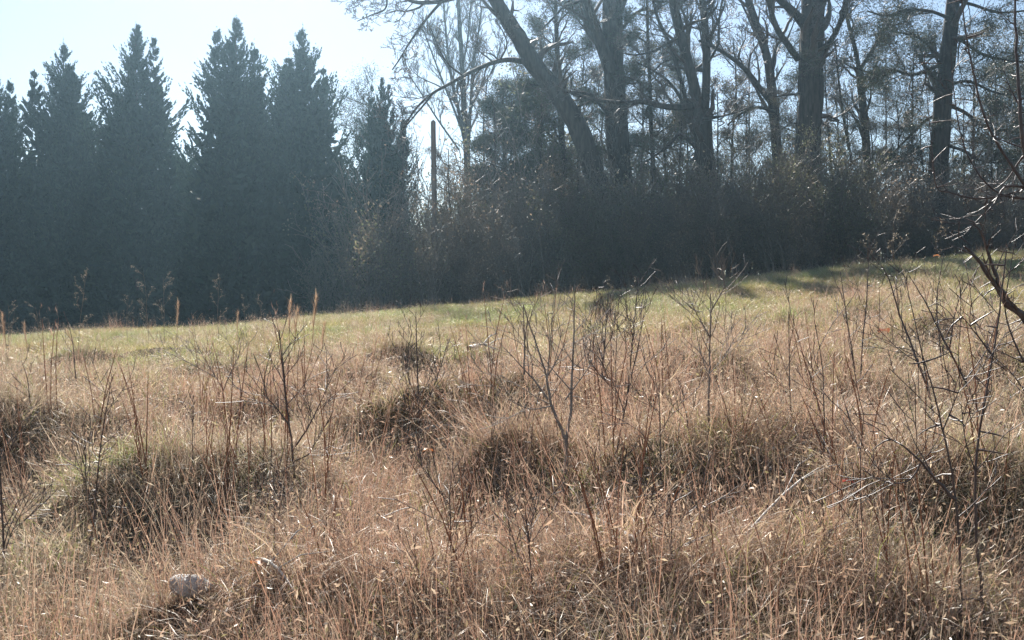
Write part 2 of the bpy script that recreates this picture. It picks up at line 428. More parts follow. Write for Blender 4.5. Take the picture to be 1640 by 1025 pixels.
def field_points(y0, y1, dens, r):
    wmax = 0.5 * y1 + 2.5
    n = int(dens * 2 * wmax * (y1 - y0))
    x = (r.random(n) * 2 - 1) * wmax; y = y0 + (y1 - y0) * r.random(n)
    k = np.abs(x) < 0.5 * y + 2.5
    return x[k], y[k]
def spread(name, kinds_w, zones, weight, label, seed, size=(0.8, 1.3), tilt=0.15):
    r = np.random.default_rng(seed)
    X, Y = [], []
    for y0, y1, d in zones:
        x, y = field_points(y0, y1, d, r); X.append(x); Y.append(y)
    x = np.concatenate(X); y = np.concatenate(Y)
    k = r.random(len(x)) < weight(x, y)
    x, y = x[k], y[k]; n = len(x)
    names = list(kinds_w); pr = np.array([kinds_w[q] for q in names], float); pr /= pr.sum()
    ch = r.choice(len(names), n, p=pr)
    vid = np.zeros(n, int)
    for i, q in enumerate(names):
        m = ch == i; vid[m] = r.choice(KIDX[q], m.sum())
    sc = size[0] + (size[1] - size[0]) * r.random(n)
    scl = np.stack([sc, sc, sc * (0.8 + .5 * r.random(n))], -1)
    e = .15
    nx = -(H(x + e, y) - H(x - e, y)) / (2 * e); ny = -(H(x, y + e) - H(x, y - e)) / (2 * e)
    rz = r.random(n) * 6.283
    # tilt along the slope: rotation about x and y of the world, approximated by Euler x,y before z
    c, s_ = np.cos(rz), np.sin(rz)
    lx = nx * c + ny * s_; ly = -nx * s_ + ny * c
    rot = np.stack([-np.arctan(ly) * .7 + (r.random(n) - .5) * tilt, np.arctan(lx) * .7 + (r.random(n) - .5) * tilt, rz], -1)
    scatter(name, np.stack([x, y, H(x, y)], -1), vid, rot, scl, label)
    return n
def dryness(x, y):
    edge = np.clip(13.4 - 0.35 * x, 10.8, 17.0) + (vnoise(x, y, 2.6) - .5) * 6 + (vnoise(x + 5, y, 0.9) - .5) * 5
    return 1 - (.93 - .3 * sstep(.55, .75, vnoise(x + 31, y + 17, 1.3))) * sstep(-2.5, 2.5, y - edge)
cnt = []
cnt.append(spread('dry_grass', {'mat': 6, 'mop': 1.0, 'upright': 2.2, 'weed': .8}, [(3.2, 9, 44), (9, 15, 32), (15, 22, 24), (22, 34, 12)],
       lambda x, y: dryness(x, y) * (0.55 + 0.45 * sstep(.3, .55, vnoise(x, y, .8))),
       'tangled tawny dead grass lying over the near slope', 21, (.75, 1.35)))
cnt.append(spread('green_grass', {'green': 6, 'pale': 4}, [(3.2, 10, 11), (10, 13, 15), (13, 26, 26), (26, 36, 22)],
       lambda x, y: np.clip(1.05 - dryness(x, y) * (.88 - .5 * sstep(.52, .68, vnoise(x + 60, y + 8, 1.7))), 0, 1) * (.5 + .5 * sstep(.3, .5, vnoise(x + 40, y, 1.1))),
       'short green field grass mixed with bleached blades below the tree line', 22, (.8, 1.3)))
cnt.append(spread('dry_weeds', {'weed': 3, 'upright': 1}, [(3.2, 7, 16), (7, 10, 7)],
       lambda x, y: sstep(.35, .6, vnoise(x + 20, y + 3, 1.4)) * (1 - .6 * sstep(0, 2, x)),
       'low leafy dead weeds mixed into the grass at the foot of the slope', 24, (.7, 1.2)))
cnt.append(spread('bleached_grass', {'pale': 3, 'mat': 1}, [(4, 8, 7), (8, 20, 12), (20, 34, 8)],
       lambda x, y: sstep(.46, .64, vnoise(x + 77, y, 1.6)),
       'pale bleached grass lying in swathes across the field', 23, (.8, 1.4)))
print('grass tufts', cnt)

# ------------------------------------------------------------------ tussocks: mounds of long grass that stand up one by one
def tussock(p, sx, sz, v, label, group):
    """long blades rooted over one hummock, most of them falling downhill over its shaded face"""
    i = len([o for o in bpy.data.objects if o.name.startswith('grass_tussock')])
    r = np.random.default_rng(400 + i); s = Soup()
    hx, hy, hh, ra, rb, an = next(h for h in HUM if h[0] == p[0] and h[1] == p[1])
    def roots(n, lo, hi):
        a = r.random(n) * 6.283; q = lo + (hi - lo) * np.sqrt(r.random(n))
        u, v_ = np.cos(a) * q * ra, np.sin(a) * q * rb
        x = hx + u * math.cos(an) - v_ * math.sin(an); y = hy + u * math.sin(an) + v_ * math.cos(an)
        return x, y, np.arctan2(y - hy, x - hx)
    n = int(900 * sx * sx)
    x, y, a = roots(n, .1, 1.0)
    base = np.stack([x - p[0], y - p[1], H(x, y) - p[2] - .02], -1)
    fall = -math.pi / 2 + r.normal(size=n) * .5
    az = np.where(r.random(n) < .45, fall, a + r.normal(size=n) * .8)
    L = (.16 + .34 * r.random(n) ** 1.5)
    tw = .4 + 1.2 * r.random(n)
    V, Q, k = blades(base, az, L, .2 + 1.1 * r.random(n), 1.6 + 1.2 * r.random(n), .002 + .0022 * r.random(n), 4, 1.6, rg=r, twist=az + math.pi / 2 * tw)
    s.add(V, Q, C=rep(pick(STRAW + STRAW + RED + PALE[1:2] + GREENS[3:], n, r), k))
    m = int(90 * sx)
    x, y, a = roots(m, 0, 1.1)
    base = np.stack([x - p[0], y - p[1], H(x, y) - p[2] - .02], -1)
    V, Q, k = blades(base, r.random(m) * 6.283, .2 + .3 * r.random(m), .4 * r.random(m), .3 + 1.1 * r.random(m), np.full(m, .003), 4, 1, rg=r)
    s.add(V, Q, C=rep(pick(RED + STRAW + GREENS[3:], m, r), k))
    o = obj('grass_tussock', s.mesh('tussock'), M_DRY, None, p)
    return tag(o, label, 'grass tussock', group)
for t, p in zip(TUSSOCKS, _pos):
    px, py, sx, sz, v, lab = t
    if lab: gl, gg = lab, None
    elif px > 1230: gl, gg = 'matted grass tussock on the bank around the thorny stems', 'grass tussocks on the thorny bank'
    elif py > 880: gl, gg = 'low grass tussock among the weeds at the foot of the slope', 'grass tussocks at the foot of the slope'
    elif px < 600: gl, gg = 'matted grass tussock on the slope uphill of the gully row', 'grass tussocks uphill of the gully'
    else: gl, gg = 'matted grass tussock on the slope around the saplings', 'grass tussocks around the saplings'
    tussock(p, sx, sz, v, gl, gg)

# ------------------------------------------------------------------ tree growing
def grow(lines, p, d, L, r, lvl, R, up=.12, wob=.22, kids=(5, 5, 4), klen=(.5, .5, .5), kang=(.5, 1.1), rmin=.006, tips=None, n=None):
    n = n or (7 if lvl == 0 else 5 if lvl == 1 else 4 if lvl == 2 else 3)
    pts = [p]; d = np.array(d, float); d /= np.linalg.norm(d)
    st = L / (n - 1)
    dirs = [d]
    for i in range(n - 1):
        d = d + np.array([R.gauss(0, wob), R.gauss(0, wob), R.gauss(0, wob) + up * .5]); d /= np.linalg.norm(d)
        pts.append(pts[-1] + d * st); dirs.append(d)
    rr = [max(rmin, r * (1 - .78 * i / (n - 1))) for i in range(n)]
    lines.setdefault(n, []).append((pts, rr))
    if tips is not None and lvl >= len(kids) - 1: tips.append((pts[-1], d)); tips.append((pts[n // 2], d))
    if lvl < len(kids): branch_off(lines, pts, rr, kids[lvl], L * klen[lvl], lvl + 1, R, up, wob, kids, klen, kang, rmin, tips)
def branch_off(lines, pts, rr, k, L, lvl, R, up, wob, kids, klen, kang, rmin, tips, t0=.2):
    n = len(pts)
    for j in range(k):
        f = (t0 + (.98 - t0) * (j + R.random()) / k) * (n - 1)
        i = min(int(f), n - 2); q = f - i
        p = pts[i] * (1 - q) + pts[i + 1] * q
        ax = pts[i + 1] - pts[i]; ax = ax / (np.linalg.norm(ax) + 1e-9)
        o = np.cross(ax, np.array([R.gauss(0, 1), R.gauss(0, 1), R.gauss(0, 1)])); o /= np.linalg.norm(o) + 1e-9
        a = R.uniform(*kang)
        d = ax * math.cos(a) + o * math.sin(a) + np.array([0, 0, up])
        rb = max(rmin, (rr[i] * (1 - q) + rr[i + 1] * q) * R.uniform(.4, .65))
        grow(lines, p, d, L * R.uniform(.6, 1.25) * (1 - .35 * f / n), rb, lvl, R, up, wob, kids, klen, kang, rmin, tips)
def flat(lines): return [l for v in lines.values() for l in v]
def smooth_path(pts, m):
    """resample a traced polyline with a soft Catmull-Rom curve"""
    P = [np.array(p, float) for p in pts]; P = [2 * P[0] - P[1]] + P + [2 * P[-1] - P[-2]]
    out = []
    for i in range(1, len(P) - 2):
        for k in range(m):
            t = k / m
            a, b, c, d = P[i - 1], P[i], P[i + 1], P[i + 2]
            out.append(.5 * (2 * b + (c - a) * t + (2 * a - 5 * b + 4 * c - d) * t * t + (3 * b - a - 3 * c + d) * t ** 3))
    out.append(P[-2])
    return out
def traced(pix, Y, d0, d1, m=4):
    """pixel path (px, py[, dY]) at distance Y, widths in pixels -> points, radii"""
    pts = [W(p[0], p[1], Y + (p[2] if len(p) > 2 else 0)) for p in pix]
    pts = smooth_path(pts, m); n = len(pts)
    rr = [max(.006, (d0 + (d1 - d0) * i / (n - 1)) * Y / F_PX / 2) for i in range(n)]
    return pts, rr

def bare_tree(name, Y, trunk, limbs, label, seed, kids=(5, 4, 3), twig_len=1.0, group=None, up=.12, rmin=.009, density=1.0, foliage=None, fol_mat=None, tkids=9):
    R = random.Random(seed)
    Y = Y + 4.0
    (tp, d0, d1) = trunk; d0 *= .84; d1 *= .84
    limbs = [(a, b * .86, c * .86) for a, b, c in limbs]
    x0 = W(tp[0][0], tp[0][1], Y)[0]
    zb = Hs(x0, Y)
    root = np.array([x0, Y, zb - .15])
    t = thing(name, (x0, Y, zb), label, 'tree', group)
    def loc(me_pts): return [np.array(p) - np.array([x0, Y, zb]) for p in me_pts]
    pts, rr = traced(tp, Y, d0, d1)
    if pts[0][2] > zb: pts = [root] + pts; rr = [rr[0] * 1.25] + rr
    rr[0] *= 1.25
    s = Soup(); add_tubes(s, [(loc(pts), rr)], 14, jit=.05)
    obj('trunk', s.mesh('trunk', True), M_BARK, t)
    tw = {}; tips = []
    def dress(pts, rr, k, L):
        branch_off(tw, [np.array(p) for p in loc(pts)], rr, k, L * twig_len, 0, R, up, .2, kids, (.55, .55, .5), (.4, 1.15), rmin, tips)
    for lp, a, b in limbs:
        q, qr = traced(lp, Y, a, b)
        s = Soup(); add_tubes(s, [(loc(q), qr)], 7)
        obj('limb', s.mesh('limb', True), M_BARK, t)
        ln = sum(np.linalg.norm(np.array(q[i + 1]) - np.array(q[i])) for i in range(len(q) - 1))
        dress(q, qr, max(5, int(ln * 2.1 * density)), min(2.8, .38 * ln + .6))
    if tkids: 
        hi = [i for i in range(len(pts)) if pts[i][2] - zb > 3.0]
        dress([pts[i] for i in hi], [rr[i] for i in hi], tkids, 2.6)
    if tw:
        s = Soup(); big = [l for l in flat(tw) if l[1][0] > .03]; sm = [l for l in flat(tw) if l[1][0] <= .03]
        if big: add_tubes(s, big, 5)
        if sm: add_tubes(s, sm, 3)
        obj('crown', s.mesh('crown'), M_TWIG, t)
    if foliage and tips:
        s = Soup(); per, size, pal, asp, spr = foliage
        P = np.array([q[0] for q in tips]); P = np.repeat(P, per, 0) + rng.normal(size=(len(P) * per, 3)) * np.array([spr, spr, spr * .6])
        leaves(s, P, np.full(len(P), size), pal, aspect=asp)
        obj('foliage', s.mesh('foliage'), fol_mat or M_NEEDLE, t)
    return t

bt = 'bare trees behind the thicket'
TOP = -160
bare_tree('oak_tree', 40, ([(985, 470), (962, 320), (930, 215), (890, 145), (858, 108), (830, 60), (800, 10), (770, -50), (745, TOP)], 44, 22),
          [([(850, 102, 0), (822, 96, -.5), (798, 98, -1), (770, 108, -1.2), (742, 122, -1.4), (715, 137, -1.2), (692, 150, -1), (668, 172, -1), (645, 205, -1)], 11, 3),
           [[(785, -15, 0), (745, -8, -1), (705, 2, -1.5), (670, 4, -2), (640, -4, -2), (600, -10, -2.5)], 12, 4][0:3] and ([(785, -15, 0), (745, -8, -1), (705, 2, -1.5), (670, 4, -2), (640, -4, -2), (600, -10, -2.5)], 12, 4),
           ([(708, 2, -1.5), (690, 22, -1.6), (672, 45, -1.7), (655, 70, -1.7), (640, 95, -1.8), (628, 112, -1.8)], 6, 2),
           ([(620, -8, -2.4), (617, 14, -2.4), (595, 24, -2.5), (572, 34, -2.6)], 4, 1.5),
           ([(795, 10, 0), (800, -30, .5), (812, -80, 1)], 13, 6),
           ([(690, 155, -1), (660, 190, -1), (640, 215, -1)], 4, 2),
           ([(742, 122, -1.4), (716, 100, -1.6), (700, 70, -1.8), (690, 45, -2)], 4, 1.5),
           ([(800, 98, -1), (812, 70, -1.4), (800, 40, -1.6)], 4, 1.5)],
          'massive leaning bare oak with low limb arching over the thicket', 3, twig_len=.8, density=1.1)
bare_tree('oak_tree', 42, ([(1003, 470), (1000, 380), (992, 260), (985, 150), (981, 60), (980, -20), (978, TOP)], 46, 36),
          [([(978, 115, -.5), (962, 70, -.8), (946, 25, -1), (930, -20, -1.2), (905, -90, -1.5)], 26, 14),
           ([(985, 200, 0), (955, 160, -1), (930, 148, -1.5), (905, 150, -2), (880, 165, -2.2)], 8, 3),
           ([(985, 60, .5), (1020, 20, 1), (1045, 18, 1), (1060, 40, 1)], 8, 3),
           ([(985, 40, .5), (1010, -20, 1), (1040, -60, 1.5)], 12, 5),
           ([(935, 0, -1), (905, 10, -1.5), (880, 35, -2), (865, 50, -2)], 6, 2)],
          'broad grey trunk with second stem joining it above the shoulder', 4, twig_len=.8)
bare_tree('forked_tree', 40, ([(1133, 470), (1133, 380), (1131, 280), (1126, 215), (1124, 175)], 38, 34),
          [([(1122, 190), (1112, 140), (1098, 85), (1085, 35), (1076, -10), (1068, -70), (1060, TOP)], 22, 14),
           ([(1128, 190), (1131, 130), (1131, 70), (1127, 20), (1124, -20), (1120, TOP)], 17, 12),
           ([(1108, 170, -.5), (1085, 172, -.8), (1060, 170, -1), (1030, 163, -1.2), (1000, 165, -1.5), (955, 160, -1.8), (915, 150, -2)], 14, 5),
           ([(1100, 165, .5), (1088, 120, .6), (1072, 70, .8), (1052, 25, 1), (1043, -20, 1)], 9, 5),
           ([(1095, 165, .6), (1075, 135, .8), (1050, 115, 1), (1020, 100, 1)], 7, 3),
           ([(1118, 240, -.5), (1090, 215, -1), (1070, 235, -1.4), (1035, 258, -1.8)], 8, 3),
           ([(1135, 100, -.5), (1150, 70, -1), (1152, 30, -1), (1160, -20, -1)], 5, 3),
           ([(1138, 190, -.5), (1160, 185, -1), (1185, 178, -1), (1210, 168, -1)], 5, 2),
           ([(1085, 60, -.5), (1050, 80, -1), (1020, 88, -1.5), (995, 85, -1.5)], 6, 2)],
          'double trunked bare tree forking above a long level limb', 5, twig_len=.75)
bare_tree('leaning_tree', 41, ([(1250, 420), (1248, 300), (1243, 220), (1238, 170), (1232, 110), (1222, 70), (1208, 30), (1196, -20), (1190, TOP)], 22, 12),
          [([(1240, 170, 0), (1222, 148, -.4), (1200, 118, -.8), (1175, 95, -1), (1145, 76, -1.2), (1120, 65, -1.4)], 12, 5),
           ([(1236, 105, 0), (1243, 75, .4), (1252, 65, .5)], 7, 4),
           ([(1242, 180, -.3), (1215, 172, -.8), (1190, 180, -1), (1165, 200, -1)], 7, 3),
           ([(1215, 50, 0), (1190, 10, .5), (1180, -30, 1)], 5, 3)],
          'slim forked bare tree beside the thickest straight trunk', 6, twig_len=.8)
bare_tree('oak_tree', 37, ([(1293, 440), (1293, 330), (1295, 230), (1299, 150), (1300, 90), (1301, 40), (1303, -20), (1306, TOP)], 50, 42),
          [([(1278, 95, 0), (1262, 72, -.4), (1244, 45, -.8), (1234, 15, -1), (1228, -20, -1.2), (1220, -80, -1.5)], 13, 8),
           ([(1288, 40, 0), (1270, 18, -.5), (1245, -4, -1), (1220, -40, -1.5)], 19, 9),
           ([(1318, 80, 0), (1334, 60, -.4), (1346, 35, -.7), (1353, 8, -.9), (1358, -30, -1)], 11, 8),
           ([(1310, 20, 0), (1325, -20, .5), (1345, -80, 1)], 20, 10),
           ([(1258, 68, -.4), (1270, 40, -.4), (1272, 30, -.4)], 3, 1.5),
           ([(1285, 150, -.5), (1262, 152, -.8), (1240, 155, -1)], 5, 3)],
          'thickest straight dark trunk with limbs rising either side like a candelabrum', 7, twig_len=.75, kids=(5, 4, 3))
bare_tree('forked_tree', 40, ([(1392, 420), (1390, 300), (1386, 210), (1380, 150), (1376, 110)], 17, 14),
          [([(1376, 112), (1370, 80), (1362, 50), (1356, 20), (1358, -20), (1362, -90)], 9, 5),
           ([(1377, 112), (1394, 85), (1408, 62), (1422, 40), (1432, 25), (1450, 15)], 8, 4),
           ([(1360, 240, .3), (1350, 180, .4), (1342, 120, .5), (1338, 70, .6)], 6, 3)],
          'slender grey tree with a clean wishbone fork', 8, twig_len=.8)
bare_tree('upright_tree', 62, ([(752, 480), (750, 330), (747, 230), (742, 150), (740, 100), (736, 40), (733, -20), (730, -90)], 15, 5),
          [([(747, 240), (735, 180), (724, 130), (718, 90), (714, 50), (710, 0)], 8, 3),
           ([(750, 230), (755, 150), (757, 110), (765, 60), (772, 10)], 7, 3),
           ([(740, 210), (725, 170), (705, 120), (690, 80), (675, 40)], 5, 2),
           ([(748, 190), (765, 150), (790, 110), (805, 60)], 5, 2),
           ([(740, 110), (748, 70), (752, 30), (755, -10)], 4, 2),
           ([(720, 110), (700, 80), (690, 50)], 4, 2),
           ([(735, 240), (700, 190), (675, 150), (655, 120)], 4, 2)],
          'pale slender tree of many upright shoots behind the broken post', 9, twig_len=.8, up=.35, density=1.1)
NEED = [(0.05, 0.07, 0.035), (0.07, 0.085, 0.045), (0.04, 0.055, 0.03), (0.10, 0.085, 0.05)]
bare_tree('pine_tree', 38, ([(1494, 420), (1500, 320), (1505, 240), (1510, 160), (1518, 90), (1524, 30), (1529, -30), (1535, TOP)], 42, 20),
          [([(1515, 100, 0), (1490, 110, -.8), (1460, 120, -1.4), (1430, 112, -2), (1400, 118, -2.5), (1370, 108, -3)], 8, 3),
           ([(1520, 60, 0), (1540, 65, -.8), (1570, 85, -1.4), (1605, 95, -1.8), (1650, 100, -2)], 8, 3),
           ([(1522, 30, 0), (1490, 18, -.8), (1450, 16, -1.4), (1420, 25, -2), (1390, 18, -2.2)], 7, 3),
           ([(1526, 0, 0), (1560, 8, -.8), (1600, 20, -1.4), (1660, 15, -2)], 7, 3),
           ([(1508, 180, 0), (1480, 195, .6), (1450, 225, 1), (1425, 250, 1)], 7, 3),
           ([(1510, 165, 0), (1545, 180, .6), (1580, 205, 1), (1620, 210, 1.2), (1670, 220, 1.4)], 8, 3),
           ([(1512, 140, 0), (1550, 130, 1), (1600, 150, 1.6), (1660, 150, 2)], 7, 3),
           ([(1504, 230, 0), (1540, 240, -.6), (1580, 260, -1), (1630, 255, -1.4)], 7, 3),
           ([(1513, 125, .3), (1495, 85, 1), (1470, 60, 1.6), (1430, 50, 2.2)], 6, 3),
           ([(1530, -40, 0), (1490, -60, -1), (1440, -50, -2)], 6, 3),
           ([(1532, -60, 0), (1570, -70, -1), (1620, -60, -2)], 6, 3)],
          'dark ragged evergreen with drooping needled limbs at the thicket end', 10, twig_len=.85, up=-.02, kids=(5, 4, 3),
          foliage=(5, .105, NEED, .17, .2))
bare_tree('cedar_tree', 44, ([(905, 440), (902, 300), (898, 180), (893, 90), (890, 20), (888, -60)], 16, 5),
          [([(900, 240), (880, 215, -.5), (860, 200, -1), (842, 195, -1.4)], 5, 2), ([(898, 200), (920, 175, -.5), (945, 165, -1), (965, 168, -1.4)], 5, 2),
           ([(897, 160), (872, 140, -.4), (850, 135, -.8)], 5, 2), ([(895, 120), (918, 95, .4), (940, 85, .8)], 4, 2),
           ([(893, 80), (872, 60, .3), (852, 55, .6)], 4, 2), ([(891, 40), (910, 20, -.3), (930, 15, -.6)], 4, 2),
           ([(901, 280), (930, 255, -.6), (955, 250, -1)], 5, 2), ([(901, 285), (870, 265, -.6), (840, 262, -1)], 5, 2), ([(891, 10), (870, -10), (855, -20)], 3, 2)],
          'thin evergreen with loose grey green sprays behind the leaning oak', 12, twig_len=.9, up=.05, foliage=(5, .1, NEED, .22, .2), density=1.4)
bare_tree('cedar_tree', 46, ([(815, 440), (812, 330), (808, 250), (806, 190), (805, 150)], 12, 4),
          [([(812, 320), (790, 300, -.5), (770, 292, -1)], 5, 2), ([(811, 310), (835, 290, -.5), (858, 282, -1)], 5, 2), ([(810, 270), (792, 245), (778, 232)], 4, 2),
           ([(809, 260), (830, 238), (846, 228)], 4, 2), ([(807, 215), (794, 195), (786, 180)], 3, 2), ([(807, 210), (822, 190), (832, 178)], 3, 2),
           ([(813, 360), (785, 345, -.6), (760, 342, -1.1)], 5, 2), ([(813, 365), (842, 345, -.6), (866, 342, -1.1)], 5, 2)],
          'low bushy cedar with grey green crown beyond the broken post', 13, twig_len=.9, up=.15, foliage=(6, .125, NEED, .22, .16), density=1.7)
bare_tree('cedar_tree', 42, ([(1050, 430), (1048, 300), (1043, 200), (1040, 110), (1037, 40), (1036, -40)], 10, 4),
          [([(1046, 250), (1025, 235, .5), (1005, 232, 1)], 4, 2), ([(1045, 220), (1068, 205), (1090, 202)], 4, 2), ([(1042, 150), (1020, 130), (1000, 122)], 4, 2),
           ([(1041, 120), (1062, 100), (1080, 95)], 4, 2), ([(1038, 70), (1015, 55), (995, 48)], 4, 2), ([(1037, 30), (1060, 10), (1075, 2)], 3, 2)],
          'wispy evergreen between the broad grey trunk and the double trunk', 14, twig_len=.9, up=.05, foliage=(5, .1, NEED, .2, .2), density=1.2)

Ry = random.Random(77); YOUNG = []; YH = []
for k, (px, Y, top, wd) in enumerate([(770, 48, 120, 6), (835, 45, 150, 5), (872, 47, 60, 6), (918, 44, 90, 6), (955, 47, 40, 6), (1025, 46, 60, 6), (1062, 44, 120, 6),
                             (1105, 48, 90, 5), (1165, 44, 60, 6), (1200, 47, 100, 5), (1265, 46, 60, 6), (1335, 44, 60, 6), (1352, 48, 120, 5), (1420, 45, 80, 6), (1460, 43, 60, 6), (1560, 44, 50, 7),
                             (1600, 42, 90, 7), (1635, 44, 40, 7), (640, 47, 190, 4), (585, 55, 150, 4),
                             (728, 42, 240, 4), (795, 42, 170, 4), (860, 41, 150, 5), (905, 42, 190, 4), (985, 40, 140, 4), (1045, 40, 165, 4), (1085, 41, 130, 5), (1150, 39, 150, 4), (1185, 40, 175, 4),
                             (1235, 39, 140, 4), (1270, 38, 170, 4), (1370, 39, 150, 4), (1400, 38, 185, 4), (1440, 39, 160, 4), (1480, 38, 190, 4), (1545, 38, 150, 5), (1590, 37, 170, 5), (1630, 38, 130, 5)]):
    if k >= 9:                                       # further ones: copies of the first nine, each with its own height and turn
        src = YOUNG[k % 9]; Yc = Y + 4; x = (px - CX) / F_PX * Yc; zb = Hs(x, Yc)
        sc = (EYE + (HY - top) / F_PX * Yc - zb) / YH[k % 9]
        c = src.copy(); COL.objects.link(c); c.location = (x, Yc, zb); c.scale = (max(.7, sc),) * 2 + (sc,); c.rotation_euler = (0, 0, Ry.random() * 6.28)
        for ch in src.children:
            d = ch.copy(); COL.objects.link(d); d.parent = c
        continue
    ln = Ry.uniform(-18, 18)
    tp = [(px + ln * q + Ry.gauss(0, 3), 470 + (top - 470) * q) for q in (0, .2, .4, .6, .8, 1)]
    lb = []
    for j in range(8):
        q = .28 + .68 * (j + Ry.random()) / 8; sg = -1 if (j + k) % 2 else 1
        y0 = 470 + (top - 470) * q; x0 = px + ln * q; L = Ry.uniform(22, 52) * (1.1 - .6 * q)
        lb.append(([(x0, y0), (x0 + sg * L * .35, y0 - L * .35, Ry.uniform(-.6, .6)), (x0 + sg * L * .8, y0 - L * Ry.uniform(.5, 1.1), Ry.uniform(-1.2, 1.2))], wd * .5, 1.5))
    ev = k % 3 == 1
    YH.append(EYE + (HY - top) / F_PX * (Y + 4) - Hs((px - CX) / F_PX * (Y + 4), Y + 4))
    YOUNG.append(bare_tree('young_tree', Y, (tp, wd, 2), lb, ['thin bare young tree tangled among the bigger trunks', 'thin young evergreen with sparse sprays among the bigger trunks', 'thin young tree still holding brown leaves among the bigger trunks'][k % 3], 200 + k,
              twig_len=.85, kids=(5, 4), group=['young bare trees of the thicket', 'young evergreens of the thicket', 'young brown leaved trees of the thicket'][k % 3], tkids=6, rmin=.008,
              foliage=(8, .08, NEED, .22, .22) if ev else ((4, .065, [(.2, .15, .1), (.15, .11, .075), (.14, .14, .07)], .5, .14) if k % 3 == 2 else None), density=1.3, up=.2))

# ------------------------------------------------------------------ cypress row
CYP = [(0.026, 0.048, 0.034), (0.032, 0.058, 0.04), (0.02, 0.038, 0.03), (0.042, 0.064, 0.04)]
def plumes(out, p0, d, L, dens, r, bl=(.10, .2), spr=.42):
    """blades set along each of a set of shoots: p0, d (n,3), L (n,)"""
    k = np.maximum(5, (L * dens).astype(int)); idx = np.repeat(np.arange(len(L)), k)
    n = len(idx); f = r.random(n)
    up = np.array([0, 0, .22])
    p = p0[idx] + d[idx] * (L[idx] * f)[:, None] + up * (L[idx] * f * f)[:, None]
    dd = nrm(d[idx] + up * 2 * f[:, None] + r.normal(size=(n, 3)) * (spr * (1.05 - .6 * f))[:, None])
    out.append((p + r.normal(size=(n, 3)) * .015, dd, (bl[0] + (bl[1] - bl[0]) * r.random(n)) * (1.1 - .35 * f)))
def spire(out, zb, zt, cx, cy_, rmax, nb, r, slope=.55):
    h = zt - zb
    f = r.random(nb) ** .85
    z = zb + h * f; top = zt - z
    R = np.minimum(rmax, .03 + slope * top) * np.where(r.random(nb) < .34, .9 + .36 * r.random(nb), .36 + .38 * r.random(nb))
    az = r.random(nb) * 6.283
    el = .5 + .5 * f + r.normal(size=nb) * .12
    d = np.stack([np.cos(az) * np.cos(el), np.sin(az) * np.cos(el), np.sin(el)], -1)
    L = R / np.cos(el)
    p0 = np.stack([np.full(nb, cx), np.full(nb, cy_), np.maximum(.25, z - R * np.tan(el) - .15 * L)], -1)
    plumes(out, np.array([[cx, cy_, zt - .9]]), np.array([[0.03, 0, 1.0]]), np.array([.95]), 60, r, (.1, .2), .22)
    s0 = p0 + d * (L * .25)[:, None]
    plumes(out, s0, d, L * .75 + .12, 34, r, (.13, .24), .26)
    for q in (.3, .42, .54, .66, .78, .88, .96):                      # side shoots
        for sgn in (-1, 1):
            b = p0 + d * (L * q)[:, None] + np.array([0, 0, .22]) * (L * .75 * max(0, q - .25) ** 2)[:, None]
            sd = np.stack([-np.sin(az), np.cos(az), np.zeros(nb)], -1) * sgn
            dd = nrm(d + sd * (.5 + .3 * r.random((nb, 1))) + r.normal(size=(nb, 3)) * .22)
            plumes(out, b, dd, (.22 + .3 * r.random(nb)) * np.clip(R / 1.2, .35, 1.2), 17, r, (.11, .22))
def cypress_meshes(seed, h=16.0):
    r = np.random.default_rng(seed)
    out = []
    spire(out, .4, h, 0, 0, 3.0, 430, r, .60)
    for k in range(4):
        a = r.random() * 6.283; q = .8 + 1.0 * r.random(); zt = h - q / .60 + .1 + .8 * r.random()
        spire(out, zt - 3.0, zt, math.cos(a) * q, math.sin(a) * q, .8, 44, r, .28)
    n = 5000                                                   # shaded inner sprays
    z = h * .74 * r.random(n); q = np.sqrt(r.random(n)) * np.minimum(2.1, .26 * (h - z)); a = r.random(n) * 6.283
    out.append((np.stack([q * np.cos(a), q * np.sin(a), z + .2], -1), nrm(r.normal(size=(n, 3)) + np.array([0, 0, .6])), .35 + .25 * r.random(n)))
    V = np.concatenate([o[0] for o in out]); D = np.concatenate([o[1] for o in out]); Z = np.concatenate([o[2] for o in out])
    Z = Z * np.clip(.42 + .58 * (h - V[:, 2]) / 3.5, .42, 1)
    s = Soup()
    n = len(V)
    side = nrm(np.cross(D, nrm(r.normal(size=(n, 3)))))
    wd = (Z * (.16 + .12 * r.random(n)))[:, None]
    Z = Z[:, None]
    q = np.stack([V - D * Z * .2, V + D * Z * .35 + side * wd, V + D * Z, V + D * Z * .35 - side * wd], 1)
    s.add(q.reshape(-1, 3), np.arange(n * 4).reshape(n, 4), C=rep(pick(CYP, n, r, .3), 4))
    crown = s.mesh('cypress_crown')
    t = Soup(); zz = np.linspace(-.2, h - .6, 9)
    add_tubes(t, [([np.array([.04 * math.sin(i), .04 * math.cos(2 * i), z]) for i, z in enumerate(zz)], [max(.02, .2 * (1 - z / h)) for z in zz])], 8)
    return t.mesh('cypress_trunk', True), crown
CY = [cypress_meshes(60 + i) for i in range(3)]
for t, c in CY: t.materials.append(M_BARK); c.materials.append(M_CYP)
